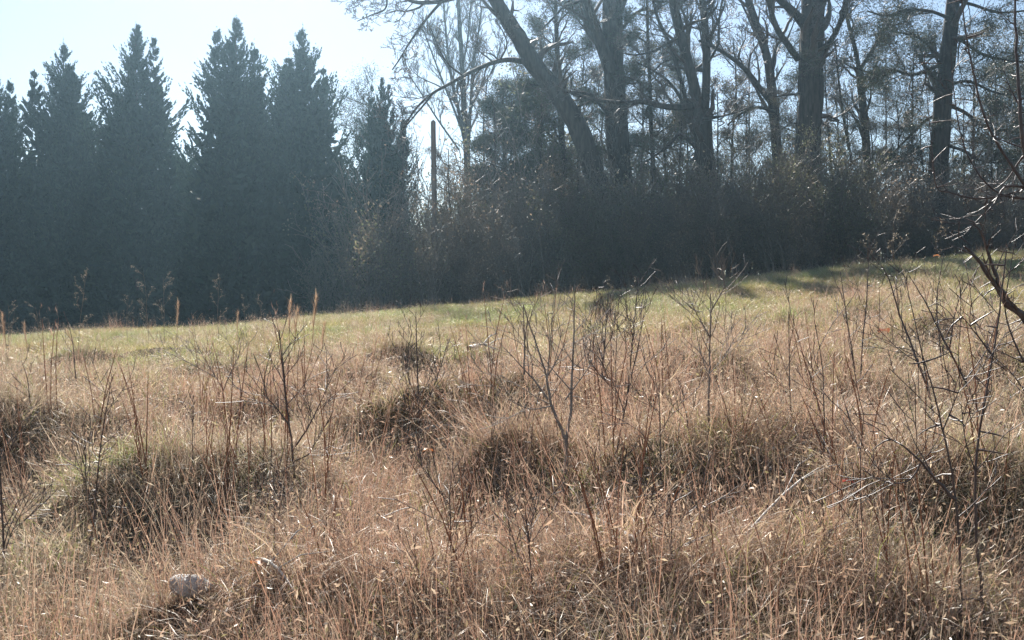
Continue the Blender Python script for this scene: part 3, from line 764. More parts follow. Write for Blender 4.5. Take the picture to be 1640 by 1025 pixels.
for i, (px, py, Y, v, wd, lab) in enumerate([
        (-118, 90, 56, 1, 1.0, 'dark cypress at the outer end of the tall row'),
        (-8, 118, 56, 0, 1.0, 'dense cypress in the row with a shorter tip, beyond the upright weed heads'),
        (102, 70, 57, 2, 1.0, 'dense cypress in the row with an even feathery cone'),
        (219, 44, 57, 1, 1.02, 'tall cypress in the row with a pointed tip and a second leader'),
        (379, 34, 56, 0, 1.06, 'tallest cypress with a slim spire, next to last in the even row'),
        (484, 46, 57, 2, 1.05, 'last full cypress of the row, next to the narrow ragged one')]):
    x, _, ztop = W(px, py, Y); zb = Hs(x, Y)
    sc = (ztop - zb) / 16.0
    t = thing('cypress_tree', (x, Y, zb), lab, 'cypress', 'row of cypress trees behind the field', rz=1.1 * i + .4, sc=(sc * wd, sc * wd, sc))
    obj('trunk', CY[v][0], M_BARK, t); obj('crown', CY[v][1], M_CYP, t)
x, _, ztop = W(612, 128, 52); zb = Hs(x, 52); sc = (ztop - zb) / 16
t = thing('cypress_tree', (x, 52, zb), 'narrow ragged cypress with bare whips at its top, next to the thicket', 'cypress', None, 2.2, (sc * .72, sc * .72, sc))
obj('trunk', CY[1][0], M_BARK, t); obj('crown', CY[1][1], M_CYP, t)
# a second row fills the gaps
for i, (px, py, Y) in enumerate([(50, 250, 63), (160, 235, 64), (300, 230, 63), (430, 240, 64), (545, 250, 62), (-70, 240, 63)]):
    x, _, ztop = W(px, py, Y); zb = Hs(x, Y); sc = (ztop - zb) / 16.0
    t = thing('cypress_tree', (x, Y, zb), 'lower cypress showing only in the gaps of the tall row', 'cypress', 'lower cypress trees behind the row', i * .9, (sc * 1.25, sc * 1.25, sc))
    obj('trunk', CY[i % 3][0], M_BARK, t); obj('crown', CY[i % 3][1], M_CYP, t)

# ------------------------------------------------------------------ thicket of brush
BROWN = [(0.21, 0.15, 0.105), (0.16, 0.115, 0.08), (0.28, 0.21, 0.15), (0.15, 0.12, 0.08)]
OLIVE = [(0.13, 0.14, 0.065), (0.18, 0.175, 0.085), (0.10, 0.11, 0.055), (0.21, 0.17, 0.10)]
DARK = [(0.075, 0.09, 0.05), (0.11, 0.12, 0.065), (0.06, 0.07, 0.04), (0.12, 0.10, 0.065)]
def shrub_meshes(seed, hgt, spread_, nst, pal, nleaf, lsize):
    R = random.Random(seed); r = np.random.default_rng(seed)
    lines = {}; tips = []
    for k in range(nst):
        a = R.random() * 6.283; q = R.random() ** .5 * spread_ * .45
        p = np.array([math.cos(a) * q, math.sin(a) * q, -.15])
        d = np.array([math.cos(a) * .25 + R.gauss(0, .1), math.sin(a) * .25 + R.gauss(0, .1), 1.0])
        grow(lines, p, d, hgt * R.uniform(.6, 1.0), R.uniform(.018, .04), 0, R, .1, .12, (7, 4), (.36, .5), (.35, .9), .0095, None)
    s = Soup(); L = flat(lines); add_tubes(s, L, 3)
    stem = s.mesh('stems')
    P = np.array([p for l in L for p in l[0]])
    wt = np.exp(-.6 * np.clip(P[:, 2] / hgt, 0, 1.2)) * (.05 + (vnoise(P[:, 0] * 1.0 + seed, P[:, 2] + P[:, 1] * .7, .7) > .52))
    idx = r.choice(len(P), nleaf, p=wt / wt.sum())
    pos = P[idx] + r.normal(size=(nleaf, 3)) * .16
    pos = pos[pos[:, 2] > .05]
    s = Soup(); leaves(s, pos, np.full(len(pos), lsize), pal, rg=r, aspect=.55)
    return stem, s.mesh('foliage')
SH = [shrub_meshes(80, 5.0, 3.4, 20, BROWN, 5200, .082), shrub_meshes(81, 5.2, 3.4, 20, DARK, 7000, .085), shrub_meshes(82, 4.2, 3.6, 20, BROWN + OLIVE, 6500, .078),
      shrub_meshes(83, 5.6, 3.0, 18, OLIVE, 6000, .085), shrub_meshes(84, 3.2, 3.4, 20, BROWN, 6000, .072), shrub_meshes(85, 6.0, 2.6, 18, BROWN, 1600, .07)]
for a, b in SH: a.materials.append(M_BRUSHTWIG); b.materials.append(M_LEAF)
SLAB = ['brown leaved brush in the thicket under the bare trees', 'dark green leafy brush in the thicket under the bare trees', 'low mixed brown and olive brush filling the thicket',
        'tall olive brush with glinting leaves in the thicket', 'low russet brush along the foot of the thicket', 'nearly leafless twiggy brush rising out of the thicket']
SGRP = ['brown brush of the thicket', 'dark green brush of the thicket', 'mixed brush of the thicket', 'olive brush of the thicket', 'russet brush of the thicket', 'leafless brush of the thicket']
def shrub(px, Y, v, ht_px, wd=1.0):
    """ht_px: row of the photograph that the top reaches"""
    Y = Y + 2.5; x = (px - CX) / F_PX * Y; zb = Hs(x, Y)
    top = EYE + (HY - ht_px + rnd.uniform(-95, 50)) / F_PX * Y
    base_h = (5.6, 5.8, 4.7, 6.2, 3.6, 6.8)[v]
    sc = max(.35, (top - zb) / base_h)
    t = thing('brush_shrub', (x, Y, zb), SLAB[v], 'shrub', SGRP[v], rnd.random() * 6.28, (max(.8, sc * .9) * wd, max(.8, sc * .9) * wd, sc))
    obj('stems', SH[v][0], M_TWIG, t); obj('foliage', SH[v][1], M_LEAF, t)
for px, Y, v, top in [(575, 47, 1, 300), (640, 44, 2, 330), (650, 50, 3, 215), (690, 47, 0, 300), (735, 42, 2, 300), (740, 50, 1, 240), (790, 44, 3, 270), (800, 39, 4, 390),
                      (845, 41, 0, 260), (860, 48, 1, 190), (905, 39, 2, 330), (915, 46, 3, 230), (960, 43, 0, 260), (985, 38, 4, 370), (1020, 41, 2, 300), (1040, 47, 1, 260),
                      (1075, 38.5, 0, 320), (1100, 44, 3, 240), (1140, 37, 4, 350), (1165, 41, 1, 240), (1205, 38, 2, 270), (1235, 44, 0, 230), (1260, 35.8, 4, 330), (1290, 39, 3, 235),
                      (1330, 36, 2, 260), (1345, 41, 1, 215), (1385, 37, 0, 280), (1420, 40, 2, 280), (1450, 36, 4, 340), (1485, 39, 0, 300), (1530, 36, 2, 315), (1560, 40, 1, 285),
                      (1600, 35.5, 4, 330), (1630, 39, 2, 290), (1680, 36, 0, 290), (1740, 38, 2, 280),
                      (640, 52, 1, 200), (700, 49, 3, 235), (770, 50, 3, 165), (830, 47, 1, 150), (880, 49, 3, 130), (935, 48, 1, 165), (1015, 48, 3, 170), (1065, 46, 1, 185), (1150, 47, 3, 205), (1220, 46, 1, 195),
                      (1310, 45, 3, 180), (1375, 44, 2, 215), (1450, 43, 1, 215), (1520, 44, 3, 215), (1580, 42, 1, 225), (1640, 43, 3, 215),
                      (965, 39, 1, 235), (1005, 38, 3, 255), (1085, 39, 2, 250), (1125, 38, 1, 260), (1185, 38, 3, 245), (1245, 37, 1, 250), (1285, 36.5, 3, 215), (1315, 38, 1, 225), (1500, 37, 1, 270),
                      (1400, 37, 3, 270), (875, 40, 3, 240), (925, 39, 1, 265), (720, 43, 1, 285), (765, 42, 3, 255), (815, 42, 1, 240),
                      (770, 47, 5, 180), (860, 44, 5, 200), (940, 45, 5, 190), (1180, 44, 5, 190), (1340, 43, 5, 170), (1440, 44, 5, 220), (680, 50, 5, 220),
                      (620, 44, 5, 250), (700, 40, 5, 265), (750, 41, 5, 220), (800, 40, 5, 190), (850, 39, 5, 205), (900, 40, 5, 175), (975, 38, 5, 200), (1030, 39, 5, 180), (1090, 38, 5, 205),
                      (1160, 37, 5, 215), (1215, 38, 5, 190), (1270, 36, 5, 205), (1350, 37, 5, 195), (1410, 36, 5, 230), (1470, 37, 5, 215), (1545, 36, 5, 235), (1610, 36, 5, 220)]:
    shrub(px, Y, v, top)

# ------------------------------------------------------------------ woods far behind, one mass
def far_woods():
    R = random.Random(7); r = np.random.default_rng(7); s = Soup()
    L = []
    for k in range(420):
        x = r.uniform(-75, 80); y = r.uniform(74, 100); z = Hs(x, y)
        h = r.uniform(6, 10)
        L.append(([np.array([x + R.gauss(0, .25) * i, y, z - .3 + h * i / 4]) for i in range(5)], [.12, .1, .08, .05, .03]))
    add_tubes(s, L, 4, C=(0.07, .055, .045))
    n = 42000
    x = r.uniform(-75, 80, n); y = r.uniform(72, 100, n)
    top = 6.0 + 4.5 * (vnoise(x, y, 7) - .3) 
    z = H(x, y) + top * r.random(n) ** .8
    leaves(s, np.stack([x, y, z], -1), np.full(n, .5), BROWN + OLIVE, rg=r, aspect=.6)
    o = obj('far_woods', s.mesh('far_woods'), M_NEEDLE)
    tag(o, 'distant brown and green woods seen low between the trees', None, kind='stuff')
far_woods()

# ------------------------------------------------------------------ broken post
x, Y, _ = W(698, 300, 44); zb = Hs(x, Y)
t = thing('wooden_post', (x, Y, zb), 'tall broken weathered post standing up out of the brush', 'post')
top = W(696, 196, 44)[2] - zb
s = Soup(); zz = np.linspace(-.3, top, 8)
add_tubes(s, [([np.array([-.012 * z, 0, z]) for z in zz], [.125 - .003 * z for z in zz])], 9)
n0 = s.n; rr = .1
s.add([(-.012 * top + rr * math.cos(a), rr * math.sin(a), top + .12 * ((i * 7) % 5) / 5) for i, a in enumerate(np.arange(9) * 2 * math.pi / 9)] + [(-.012 * top, 0, top - .05)],
      T=[(i, (i + 1) % 9, 9) for i in range(9)])
obj('shaft', s.mesh('shaft', True), M_POLE, t)
s = Soup(); add_tubes(s, [([np.array([-.08 + .1 * math.sin(i), .1 * math.cos(i * 1.3), .5 + i * .7]) for i in range(int(top / .7))], [.02] * int(top / .7))], 4)
obj('vine', s.mesh('vine'), M_TWIG, t)

# ------------------------------------------------------------------ saplings and bare stems on the slope
SAP_W = .7
def sapling(name, paths, label, mat=M_STEM, seed=0, spur=0, thorn=False, cat='sapling', group=None, twigs=9, tw_len=.34, Y=None, base=None):
    """paths: list of (pixel path, width0, width1); the first one starts at the ground"""
    R = random.Random(seed + 300)
    if base is None: bx, by, bz = G(*paths[0][0][0][:2])
    else: bx, by, bz = base
    t = thing(name, (bx, by, bz), label, cat, group)
    o3 = np.array([bx, by, bz])
    for i, (pp, w0, w1) in enumerate(paths):
        dy = R.uniform(-.12, .12) if i else 0
        n = len(pp)
        pts = [np.array(W(p[0], p[1], by + (dy * k / max(1, n - 1)) + (p[2] if len(p) > 2 else 0))) - o3 for k, p in enumerate(pp)]
        if i == 0 and base is None: pts = [np.array([0, 0, -.12])] + pts
        pts = smooth_path(pts, 4)
        m = len(pts)
        rr = [max(.0016, SAP_W * (w0 + (w1 * .55 - w0) * (k / (m - 1)) ** .8) * by / F_PX / 2) for k in range(m)]
        pts = [p + np.array([R.gauss(0, 1), R.gauss(0, 1), 0]) * min(.006, .25 * rr[k]) for k, p in enumerate(pts)]
        s = Soup(); add_tubes(s, [(pts, rr)], 6)
        br = obj('stem' if i == 0 else 'branch', s.mesh('stem', True), mat, t)
        lines = {}
        k0 = m // 3 if i == 0 else 1
        if twigs: branch_off(lines, pts[k0:], rr[k0:], twigs, tw_len, 1, R, .1, .10, (0, 3, 0), (.5, .5, .5), (.5, 1.0), .0016, None)
        ln = sum(np.linalg.norm(pts[k + 1] - pts[k]) for k in range(m - 1))
        for k in range(int(ln * spur)):
            j = R.randrange(1, m - 1); ax = pts[j + 1] - pts[j]; ax = ax / (np.linalg.norm(ax) + 1e-9)
            o = np.cross(ax, np.array([R.gauss(0, 1), R.gauss(0, 1), R.gauss(0, 1)])); o /= np.linalg.norm(o) + 1e-9
            L_ = R.uniform(.02, .06) if not thorn else R.uniform(.03, .13)
            p = pts[j]; bend = np.array([R.gauss(0, .2), R.gauss(0, .2), R.gauss(0, .2)]) * L_
            lines.setdefault(4, []).append(([p, p + o * L_ * .4, p + o * L_ * .75 + bend * .3, p + o * L_ + bend * .7], [.004, .0032, .0024, .001] if thorn else [.003, .0025, .002, .001]))
        if lines:
            s = Soup(); add_tubes(s, flat(lines), 4)
            tq = obj('spurs' if spur else 'twigs', s.mesh('twigs'), mat, br if spur else t); tq['kind'] = 'stuff'
    return t
sapling('sapling', [([(903, 815), (903, 770), (908, 720), (900, 690), (885, 655), (878, 625), (874, 600), (862, 560), (848, 520), (838, 488)], 13, 4),
                    ([(906, 705), (914, 660), (916, 610), (918, 560), (920, 500), (921, 455)], 9, 3.5),
                    ([(878, 640), (858, 612), (838, 590), (815, 565), (800, 550)], 6, 2), ([(874, 605), (885, 590), (900, 560), (908, 545)], 5, 2),
                    ([(876, 612), (880, 560), (884, 520), (888, 485)], 4, 2), ([(905, 640), (935, 600), (950, 575)], 4, 2),
                    ([(884, 650), (850, 655), (815, 640), (785, 615)], 4, 1.5), ([(840, 600), (840, 540), (838, 490)], 5, 4)],
        'grey forked sapling, the largest on the slope, with many fine upright branches', M_GREYSTEM, 1, 8, twigs=6)
sapling('sapling', [([(472, 770), (466, 700), (458, 640), (452, 580), (447, 528)], 8, 4), ([(462, 680), (440, 650), (420, 630)], 4, 2), ([(468, 720), (490, 690), (515, 640), (540, 585)], 5, 2),
                    ([(470, 740), (500, 720), (508, 660)], 4, 2)],
        'dark upright sapling with a slanting side shoot behind the tussock gully', M_STEM, 2, 6)
sapling('sapling', [([(673, 705), (670, 640), (668, 570), (666, 500)], 7, 3), ([(672, 665), (690, 630), (705, 590), (715, 555)], 5, 2), ([(670, 640), (655, 610), (648, 580)], 3, 1.5), ([(674, 690), (700, 640), (720, 600)], 3, 1.5)],
        'thin dark sapling with a forked side shoot just uphill of the hollow', M_STEM, 3, 6)
sapling('sapling', [([(358, 660), (356, 625), (340, 595), (325, 570), (312, 545)], 5, 2), ([(356, 628), (368, 600), (380, 575), (386, 558)], 4, 2), ([(345, 604), (310, 585), (280, 570), (255, 558)], 3, 1.5)],
        'small wishbone sapling standing at the edge of the green grass', M_GREYSTEM, 4, 4)
sapling('sapling', [([(1134, 710), (1135, 650), (1136, 580), (1138, 520), (1138, 470)], 8, 4), ([(1137, 540), (1120, 510), (1108, 485)], 4, 2), ([(1138, 500), (1155, 470), (1164, 450)], 4, 2), ([(1136, 600), (1160, 570), (1178, 540)], 3, 1.5)],
        'straight grey sapling with a small fork at its tip, behind the shaggy tussock', M_GREYSTEM, 5, 5)
sapling('sapling', [([(962, 625), (966, 580), (970, 530), (974, 470)], 7, 3), ([(966, 580), (955, 540), (945, 515)], 3, 1.5), ([(968, 560), (985, 530)], 3, 1.5)],
        'short dark sapling rising from the green grass behind the forked grey one', M_STEM, 6, 5)
sapling('bare_stem', [([(985, 700), (986, 620), (987, 560), (990, 505)], 4, 2)], 'thin plain stem beside the leaning whips', M_STEM, 7, 3, cat='stem')
sapling('sapling', [([(985, 740), (1000, 660), (1012, 600), (1025, 540), (1032, 500)], 5, 2), ([(1003, 650), (1012, 560), (1020, 470)], 4, 1.5), ([(1000, 660), (985, 620), (970, 600)], 3, 1.5)],
        'leaning whip sapling with two long thin shoots', M_STEM, 8, 5)
sapling('bare_stem', [([(143, 900), (150, 830), (158, 740), (168, 670), (176, 628)], 6, 3), ([(150, 830), (140, 790), (136, 750)], 3, 1.5)], 'leaning dark stem beside the tussock gully', M_STEM, 9, 4, cat='stem')
sapling('bare_stem', [([(1060, 840), (1058, 760), (1057, 680), (1055, 620)], 6, 3)], 'upright dark stem between the round tussock and the shaggy one', M_STEM, 10, 5, cat='stem')
sapling('bare_stem', [([(2, 960), (6, 880), (2, 800), (-2, 720)], 9, 5), ([(5, 890), (20, 850), (45, 800)], 4, 2)], 'thick dark stem at the outer edge of the weedy patch', M_STEM, 11, 4, cat='stem')
sapling('bare_stem', [([(724, 940), (722, 880), (721, 820), (720, 790)], 6, 4)], 'blackish stem with a dark seed head, below the hollow', M_STEM, 12, 5, cat='stem')
sapling('bare_stem', [([(856, 1000), (852, 930), (846, 870), (842, 830)], 6, 3)], 'slightly bent stem downhill of the grey forked sapling', M_STEM, 13, 5, cat='stem')
sapling('bare_stem', [([(682, 1010), (683, 970), (682, 930)], 6, 4), ], 'short stub stem with a dark knot at the bottom of the slope', M_STEM, 14, 4, cat='stem')
for k, (pp, lab) in enumerate([
        ([(1377, 650), (1364, 560), (1355, 500), (1346, 435)], 'reddish whip in the clump uphill of the thorn branches, leaning away from it'),
        ([(1374, 660), (1380, 570), (1388, 480), (1392, 390)], 'tallest whip of the clump uphill of the thorn branches'),
        ([(1320, 800), (1320, 700), (1318, 600), (1306, 520)], 'long thin whip behind the red leaf twig'),
        ([(1270, 720), (1265, 620), (1263, 500)], 'thin whip on the bare bank above the shaggy tussock'),
        ([(1385, 930), (1380, 850), (1378, 740), (1384, 660)], 'dark whip rising past the broad low tussock'),
        ([(1512, 640), (1506, 560), (1500, 480), (1512, 405)], 'straight dark whip with a few rust leaves beside it')]):
    sapling('bare_stem', [(pp, 6, 2.5)], lab, M_STEM, 20 + k, 4, cat='stem', twigs=6, tw_len=.35)
sapling('sapling', [([(1500, 720), (1490, 640), (1462, 560), (1440, 500), (1425, 450), (1412, 425)], 8, 3), ([(1490, 640), (1475, 560), (1455, 470), (1452, 440)], 4, 2), ([(1470, 580), (1440, 560), (1400, 520)], 3, 1.5)],
        'slanting dark sapling with upright side shoots on the bank', M_STEM, 30, 7, twigs=6, tw_len=.35)
sapling('sapling', [([(1590, 720), (1565, 650), (1535, 590), (1505, 530), (1480, 480), (1455, 440)], 9, 3), ([(1520, 560), (1530, 500), (1545, 450)], 4, 2), ([(1545, 610), (1580, 560), (1600, 500)], 4, 2)],
        'long slanting thorny sapling crossing the bank toward the green grass', M_STEM, 31, 9, True, twigs=5, tw_len=.3)
sapling('sapling', [([(1540, 1030), (1538, 960), (1535, 850), (1525, 760), (1508, 680), (1490, 610), (1478, 570)], 10, 4), ([(1530, 800), (1500, 770), (1475, 740), (1440, 710), (1415, 700)], 9, 4),
                    ([(1475, 742), (1455, 770), (1420, 772), (1380, 752)], 5, 2), ([(1510, 690), (1530, 640), (1545, 600)], 4, 2)],
        'dark crooked stem with a hooked low branch in front of the broad tussock', M_STEM, 32, 9, True, twigs=5, tw_len=.3)
sapling('sapling', [([(1578, 1030), (1570, 930), (1562, 820), (1565, 720), (1585, 600), (1600, 500), (1612, 400)], 10, 5), ([(1563, 760), (1545, 700), (1540, 650)], 4, 2), ([(1590, 570), (1560, 530), (1535, 500)], 5, 2)],
        'tallest reddish stem running up past the thorn branches', M_STEM, 33, 9, True, twigs=5, tw_len=.3)

for k in range(22):
    px = rnd.uniform(30, 1330); py = rnd.uniform(640, 960); h = rnd.uniform(70, 150); l = rnd.uniform(-22, 22)
    sapling('bare_stem', [([(px, py), (px + l * .3, py - h * .35), (px + l * .5, py - h * .7), (px + l, py - h)], 4.5, 2)], 'thin dark whip standing by itself in the matted grass',
            M_STEM, 60 + k, 4, cat='stem', group='thin whips in the matted grass', twigs=4, tw_len=.25)

# ------------------------------------------------------------------ thorn shrub that leans in from outside the frame
tY = 6.0; bx = (1775 - CX) / F_PX * tY
base = (bx, tY, Hs(bx, tY))
gpx = HY + (EYE - base[2]) / tY * F_PX
sapling('thorn_shrub', [([(1775, gpx + 20), (1770, gpx - 120), (1755, 760), (1725, 660), (1690, 580), (1650, 520), (1615, 488), (1590, 450), (1565, 415), (1545, 395)], 40, 9),
                        ([(1618, 490), (1600, 455), (1583, 405), (1570, 370), (1556, 358)], 13, 4),
                        ([(1770, 820), (1740, 640), (1690, 420), (1650, 290), (1638, 220), (1632, 140), (1627, 60), (1624, -20), (1620, -110)], 19, 5),
                        ([(1690, 420), (1655, 320), (1610, 250), (1578, 190), (1562, 130), (1548, 60), (1540, 0), (1530, -60)], 9, 3),
                        ([(1652, 295), (1630, 306), (1600, 315), (1560, 318), (1520, 308), (1500, 300), (1494, 250), (1487, 180), (1482, 120), (1480, 85)], 6, 2.5),
                        ([(1655, 320), (1600, 310), (1562, 270), (1540, 220), (1528, 150), (1522, 80)], 6, 2.5),
                        ([(1640, 250), (1630, 262), (1615, 285), (1600, 298)], 6, 2.5), ([(1650, 300), (1610, 300), (1590, 330), (1568, 350), (1545, 375), (1533, 382)], 6, 2.5),
                        ([(1770, 800), (1700, 760), (1660, 730), (1620, 690), (1580, 668), (1545, 650)], 12, 4),
                        ([(1770, 860), (1690, 850), (1640, 838), (1600, 822), (1570, 800)], 10, 4),
                        ([(1690, 580), (1660, 600), (1630, 560), (1610, 500), (1615, 450), (1625, 390)], 7, 3),
                        ([(1755, 760), (1700, 700), (1650, 640), (1622, 600), (1590, 570)], 7, 3),
                        ([(1600, 822), (1575, 850), (1548, 880)], 4, 2), ([(1770, 900), (1680, 930), (1620, 960), (1560, 975)], 7, 3)],
        'thorny bare shrub with sunlit spurs reaching in over the bank', M_STEM, 40, 13, True, 'shrub', twigs=5, tw_len=.28, base=base)

# ------------------------------------------------------------------ standing grass plumes and weed heads
def plume_mesh(seed):
    r = np.random.default_rng(seed); s = Soup()
    add_tubes(s, [([np.array([0, 0, -.1]), np.array([.01, 0, .4]), np.array([.02, .01, .85]), np.array([.05, .01, 1.2])], [.005, .0045, .004, .002])], 5, C=(.33, .2, .11))
    n = 90
    f = r.random(n); z = .6 + .6 * f
    base = np.stack([.03 * f + r.normal(size=n) * .006, r.normal(size=n) * .006, z], -1)
    V, Q, k = blades(base, r.random(n) * 6.283, .10 + .12 * r.random(n), .1 + .2 * r.random(n), .3 + .6 * r.random(n), np.full(n, .004), 3, .5, rg=r)
    s.add(V, Q, C=rep(pick([(.42, .28, .18), (.36, .21, .13), (.5, .38, .26)], n, r), k))
    return s.mesh('plume')
PL = [plume_mesh(i) for i in (1, 2, 3)]
for me in PL: me.materials.append(M_PLUME)
def plume(px, top, bot, lab, lean=0.0, group=None):
    """bot: row where the ground under it shows"""
    x, y, z = G(px, bot)
    h = EYE + (HY - top) / F_PX * y - z
    i = rnd.randrange(3)
    o = obj('grass_plume', PL[i], M_PLUME, None, (x, y, z)); sc = h / 1.25
    o.scale = (max(.9, sc), max(.9, sc), sc); o.rotation_euler = (0, lean, rnd.uniform(-.5, .5))
    tag(o, lab, 'grass plume', group)
pg = 'rust grass plumes against the dark row'
pl = 'rust coloured grass plume standing up against the dark cypress row'
for px, top, bot, lean in [(2, 505, 600, -.2), (14, 500, 590, -.18), (46, 515, 580, -.15), (283, 482, 560, 0), (379, 498, 560, .0), (462, 478, 575, 0), (470, 492, 580, .03), (497, 470, 585, .06), (513, 513, 590, .05)]:
    plume(px, top, bot, pl, lean, pg)
plume(128, 522, 570, 'pale bent-over grass plume below the tall weed head', -.5)
def weed_mesh(seed, n=26):
    R = random.Random(seed); r = np.random.default_rng(seed); lines = {}
    tips = []
    p = np.array([0, 0, -.1])
    grow(lines, p, (.03, 0, 1), 1.35, .0055, 0, R, .05, .05, (8, 3), (.24, .4), (.5, .9), .0018, tips)
    s = Soup(); add_tubes(s, flat(lines), 4, C=(.22, .16, .11))
    P = np.array([q[0] for q in tips]); P = np.repeat(P, 4, 0) + r.normal(size=(len(P) * 4, 3)) * .01
    leaves(s, P, np.full(len(P), .014), [(.42, .36, .28), (.33, .26, .18)], rg=r, aspect=.6)
    return s.mesh('weed')
WD = [weed_mesh(i) for i in (11, 12, 13)]
for me in WD: me.materials.append(M_DEAD)
wg = 'dry weed stalks at the field edge'
for k, (px, top, bot, lab) in enumerate([
        (124, 426, 575, 'tallest branching dry weed, its drooping head against the dark cypress'), (66, 484, 575, None), (12, 478, 575, None), (205, 470, 560, None), (238, 425, 552, None), (262, 432, 552, None),
        (350, 435, 548, None), (395, 470, 548, None), (425, 470, 555, None), (560, 480, 560, None), (640, 520, 570, None), (985, 440, 530, None), (1020, 440, 520, None),
        (1440, 335, 520, None), (1490, 350, 510, None), (1390, 370, 520, None), (290, 700, 800, None), (275, 690, 790, None), (610, 660, 740, None), (880, 880, 1000, None)]):
    x, y, z = G(px, bot)
    h = EYE + (HY - top) / F_PX * y - z
    o = obj('dry_weed', WD[k % 3], M_DEAD, None, (x, y, z)); sc = h / 1.35
    o.scale = (sc, sc, sc); o.rotation_euler = (rnd.uniform(-.08, .08), rnd.uniform(-.1, .1), rnd.random() * 6.28)
    tag(o, lab or 'thin branching dry weed stalk standing clear of the grass', 'weed', None if lab else wg)

# russet standing stalks scattered over the slope, each a plant
def stalk_mesh(seed):
    R = random.Random(seed); r = np.random.default_rng(seed); s = Soup()
    L = []
    for k in range(3):
        x, y = R.gauss(0, .02), R.gauss(0, .02); h = R.uniform(.5, .9); lx, ly = R.gauss(0, .12), R.gauss(0, .12)
        L.append(([np.array([x + lx * q * q, y + ly * q * q, -.08 + h * q]) for q in (0, .3, .6, .85, 1)], [.004, .0036, .003, .0022, .0012]))
    add_tubes(s, L, 4, C=(.30, .15, .085))
    P = np.array([p for l in L for p in l[0][2:]])
    n = 50; pos = P[r.integers(0, len(P), n)] + r.normal(size=(n, 3)) * np.array([.012, .012, .09])
    leaves(s, pos, np.full(n, .05), RED, rg=r, aspect=.06, dirs=np.tile([0, 0, 1.0], (n, 1)))
    return s.mesh('stalk')
ST = [stalk_mesh(i) for i in range(4)]
for me in ST: me.materials.append(M_PLUME)
for k in range(70):
    px = rnd.uniform(10, 1630); py = rnd.uniform(640, 1015)
    x, y, z = G(px, py)
    o = obj('grass_stalk', ST[k % 4], M_PLUME, None, (x, y, z)); sc = rnd.uniform(.7, 1.15)
    o.scale = (sc, sc, sc); o.rotation_euler = (rnd.uniform(-.1, .1), rnd.uniform(-.1, .1), rnd.random() * 6.28)
    tag(o, 'thin russet grass stalk standing out of the matted tussocks', 'grass stalk', 'russet grass stalks on the slope')

# ------------------------------------------------------------------ small things
def curled_leaf(px, py, size, pal, label, lift=.25):
    x, y, z = G(px, py)
    n = 9; u = np.linspace(-1, 1, n); V = []
    for i, a in enumerate(u):
        wd = (1 - abs(a) ** 1.6) * .5 * (1 + .25 * (i % 2)) + .02
        zc = .35 * (1 - a * a)
        for q in (-1, 0, 1): V.append((a * .8, q * wd, zc + .25 * q * q))
    V = np.array(V) * size
    idx = np.arange(n * 3).reshape(n, 3)
    Q = np.stack([idx[:-1, :-1], idx[1:, :-1], idx[1:, 1:], idx[:-1, 1:]], -1).reshape(-1, 4)
    t = thing('dead_leaf', (x, y, z), label, 'leaf', rz=rnd.random() * 6.28)
    s = Soup(); s.add(V + np.array([0, 0, lift]), Q, C=rep(pick(pal, n, jit=.25), 3)); obj('blade', s.mesh('blade', True), M_DEAD, t)
    s = Soup(); add_tubes(s, [([np.array([0, 0, -.05]), np.array([.02, 0, lift * .5]), np.array([size * .2, 0, lift + .3 * size])], [.004, .003, .002])], 4, C=(.15, .09, .06)); obj('stalk', s.mesh('stalk'), M_DEAD, t)
RUST = [(.42, .17, .07), (.36, .13, .05), (.48, .24, .1)]
curled_leaf(685, 800, .05, RUST, 'curled rust leaf caught on a stalk in the dark hollow', .3)
curled_leaf(1415, 560, .11, [(.30, .12, .06), (.24, .09, .05)], 'large curled brown leaf on the bank below the green grass', .15)
curled_leaf(1356, 850, .05, [(.45, .05, .03), (.4, .06, .04)], 'small red leaf on a twig beside the shaggy tussock', .2)
curled_leaf(1500, 470, .08, RUST, 'orange leaf on the straight dark whip by the tree line', .6)
curled_leaf(1352, 445, .08, RUST, 'orange leaf low in the green grass by the whips', .3)
curled_leaf(410, 990, .05, RUST, 'small tan leaf upright in the matted grass downhill of the gully', .2)
# white stone
x, y, z = G(303, 962)
bmv = []
r = np.random.default_rng(3)
nu, nv = 14, 8
for j in range(nv + 1):
    for i in range(nu):
        a, b = 2 * math.pi * i / nu, math.pi * j / nv
        q = 1 + .12 * math.sin(3 * a + 1) * math.sin(b) + .08 * math.sin(5 * b + a) + .07 * r.normal()
        bmv.append((.095 * q * math.sin(b) * math.cos(a), .06 * q * math.sin(b) * math.sin(a), .05 * q * math.cos(b)))
idx = np.arange((nv + 1) * nu).reshape(nv + 1, nu)
Q = np.stack([idx[:-1], idx[1:], np.roll(idx[1:], -1, 1), np.roll(idx[:-1], -1, 1)], -1).reshape(-1, 4)
m_stone = bark_mat('pale_stone', (0.42, 0.39, 0.36), (0.66, 0.63, 0.6), 18, .4, .7, 1)
o = obj('stone', mesh_of('stone', bmv, Q), m_stone, None, (x, y, z + .2)); o.rotation_euler = (.25, .1, .3)
o.location.z = z + .06
tag(o, 'pale rounded stone lying in the weeds downhill of the gully', 'stone')
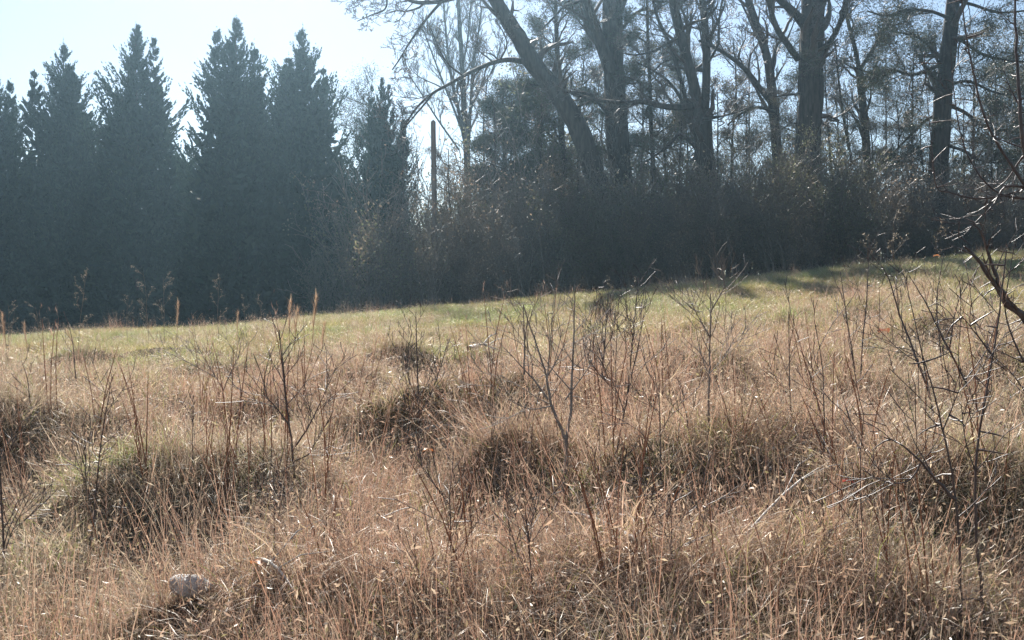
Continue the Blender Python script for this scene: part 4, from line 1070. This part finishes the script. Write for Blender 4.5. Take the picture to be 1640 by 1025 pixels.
# bleached stick in the green grass
def stick(p0, p1, rad, label, mat=M_GREYSTEM):
    a = np.array(G(*p0)); b = np.array(G(*p1)); t0 = a.copy()
    a = a - t0; b = b - t0; L = []
    pts = [a + (b - a) * q + np.array([0, 0, .09 + .04 * math.sin(q * 3.1)]) for q in np.linspace(0, 1, 6)]
    t = thing('fallen_branch', tuple(t0), label, 'branch')
    s = Soup(); add_tubes(s, [(pts, [rad, rad, rad * .9, rad * .8, rad * .6, rad * .3])], 6); obj('limb', s.mesh('limb', True), mat, t)
    s = Soup(); add_tubes(s, [([pts[2], pts[2] + np.array([.1, .12, .12]), pts[2] + np.array([.2, .2, .16])], [rad * .5, rad * .4, rad * .15]),
                              ([pts[3], pts[3] + np.array([.12, -.08, .08]), pts[3] + np.array([.25, -.1, .1])], [rad * .4, rad * .3, rad * .12])], 5); obj('twigs', s.mesh('twigs'), mat, t)
M_PALEWOOD = bark_mat('bleached_wood', (0.40, 0.36, 0.31), (0.62, 0.57, 0.5), 30, .2, .6, .3)
stick((752, 570), (800, 566), .035, 'bleached broken branch lying in the green grass', M_PALEWOOD)
stick((1020, 905), (880, 850), .012, 'thin dead branch lying across the grass downhill of the forked sapling')
stick((640, 735), (735, 705), .01, 'thin pale branch hanging over the dark hollow', M_PALEWOOD)
stick((410, 930), (470, 985), .01, 'thin pale branch fallen in the weeds near the stone', M_PALEWOOD)
stick((1195, 890), (1330, 770), .006, 'pale branch lying in the combed grass beside the shaggy tussock', M_PALEWOOD)

# ------------------------------------------------------------------ the air
def haze():
    x0, x1, y0, y1, z0, z1 = -125, 125, -34, 142, -9, 24.5
    V = [(x, y, z) for x in (x0, x1) for y in (y0, y1) for z in (z0, z1)]
    Q = [(0, 1, 3, 2), (4, 6, 7, 5), (0, 4, 5, 1), (2, 3, 7, 6), (0, 2, 6, 4), (1, 5, 7, 3)]
    m, N, L = new_mat('haze')
    out = N.new('ShaderNodeOutputMaterial'); p = N.new('ShaderNodeVolumePrincipled')
    p.inputs['Density Attribute'].default_value = ''
    p.inputs['Density'].default_value = HAZE_DENSITY; p.inputs['Anisotropy'].default_value = HAZE_G
    p.inputs['Color'].default_value = (0.52, 0.80, 1.0, 1)
    L.new(p.outputs[0], out.inputs['Volume'])
    o = obj('haze', mesh_of('haze', V, Q), m)
    tag(o, 'bright sunlit haze over the whole field', None, kind='stuff')
haze()
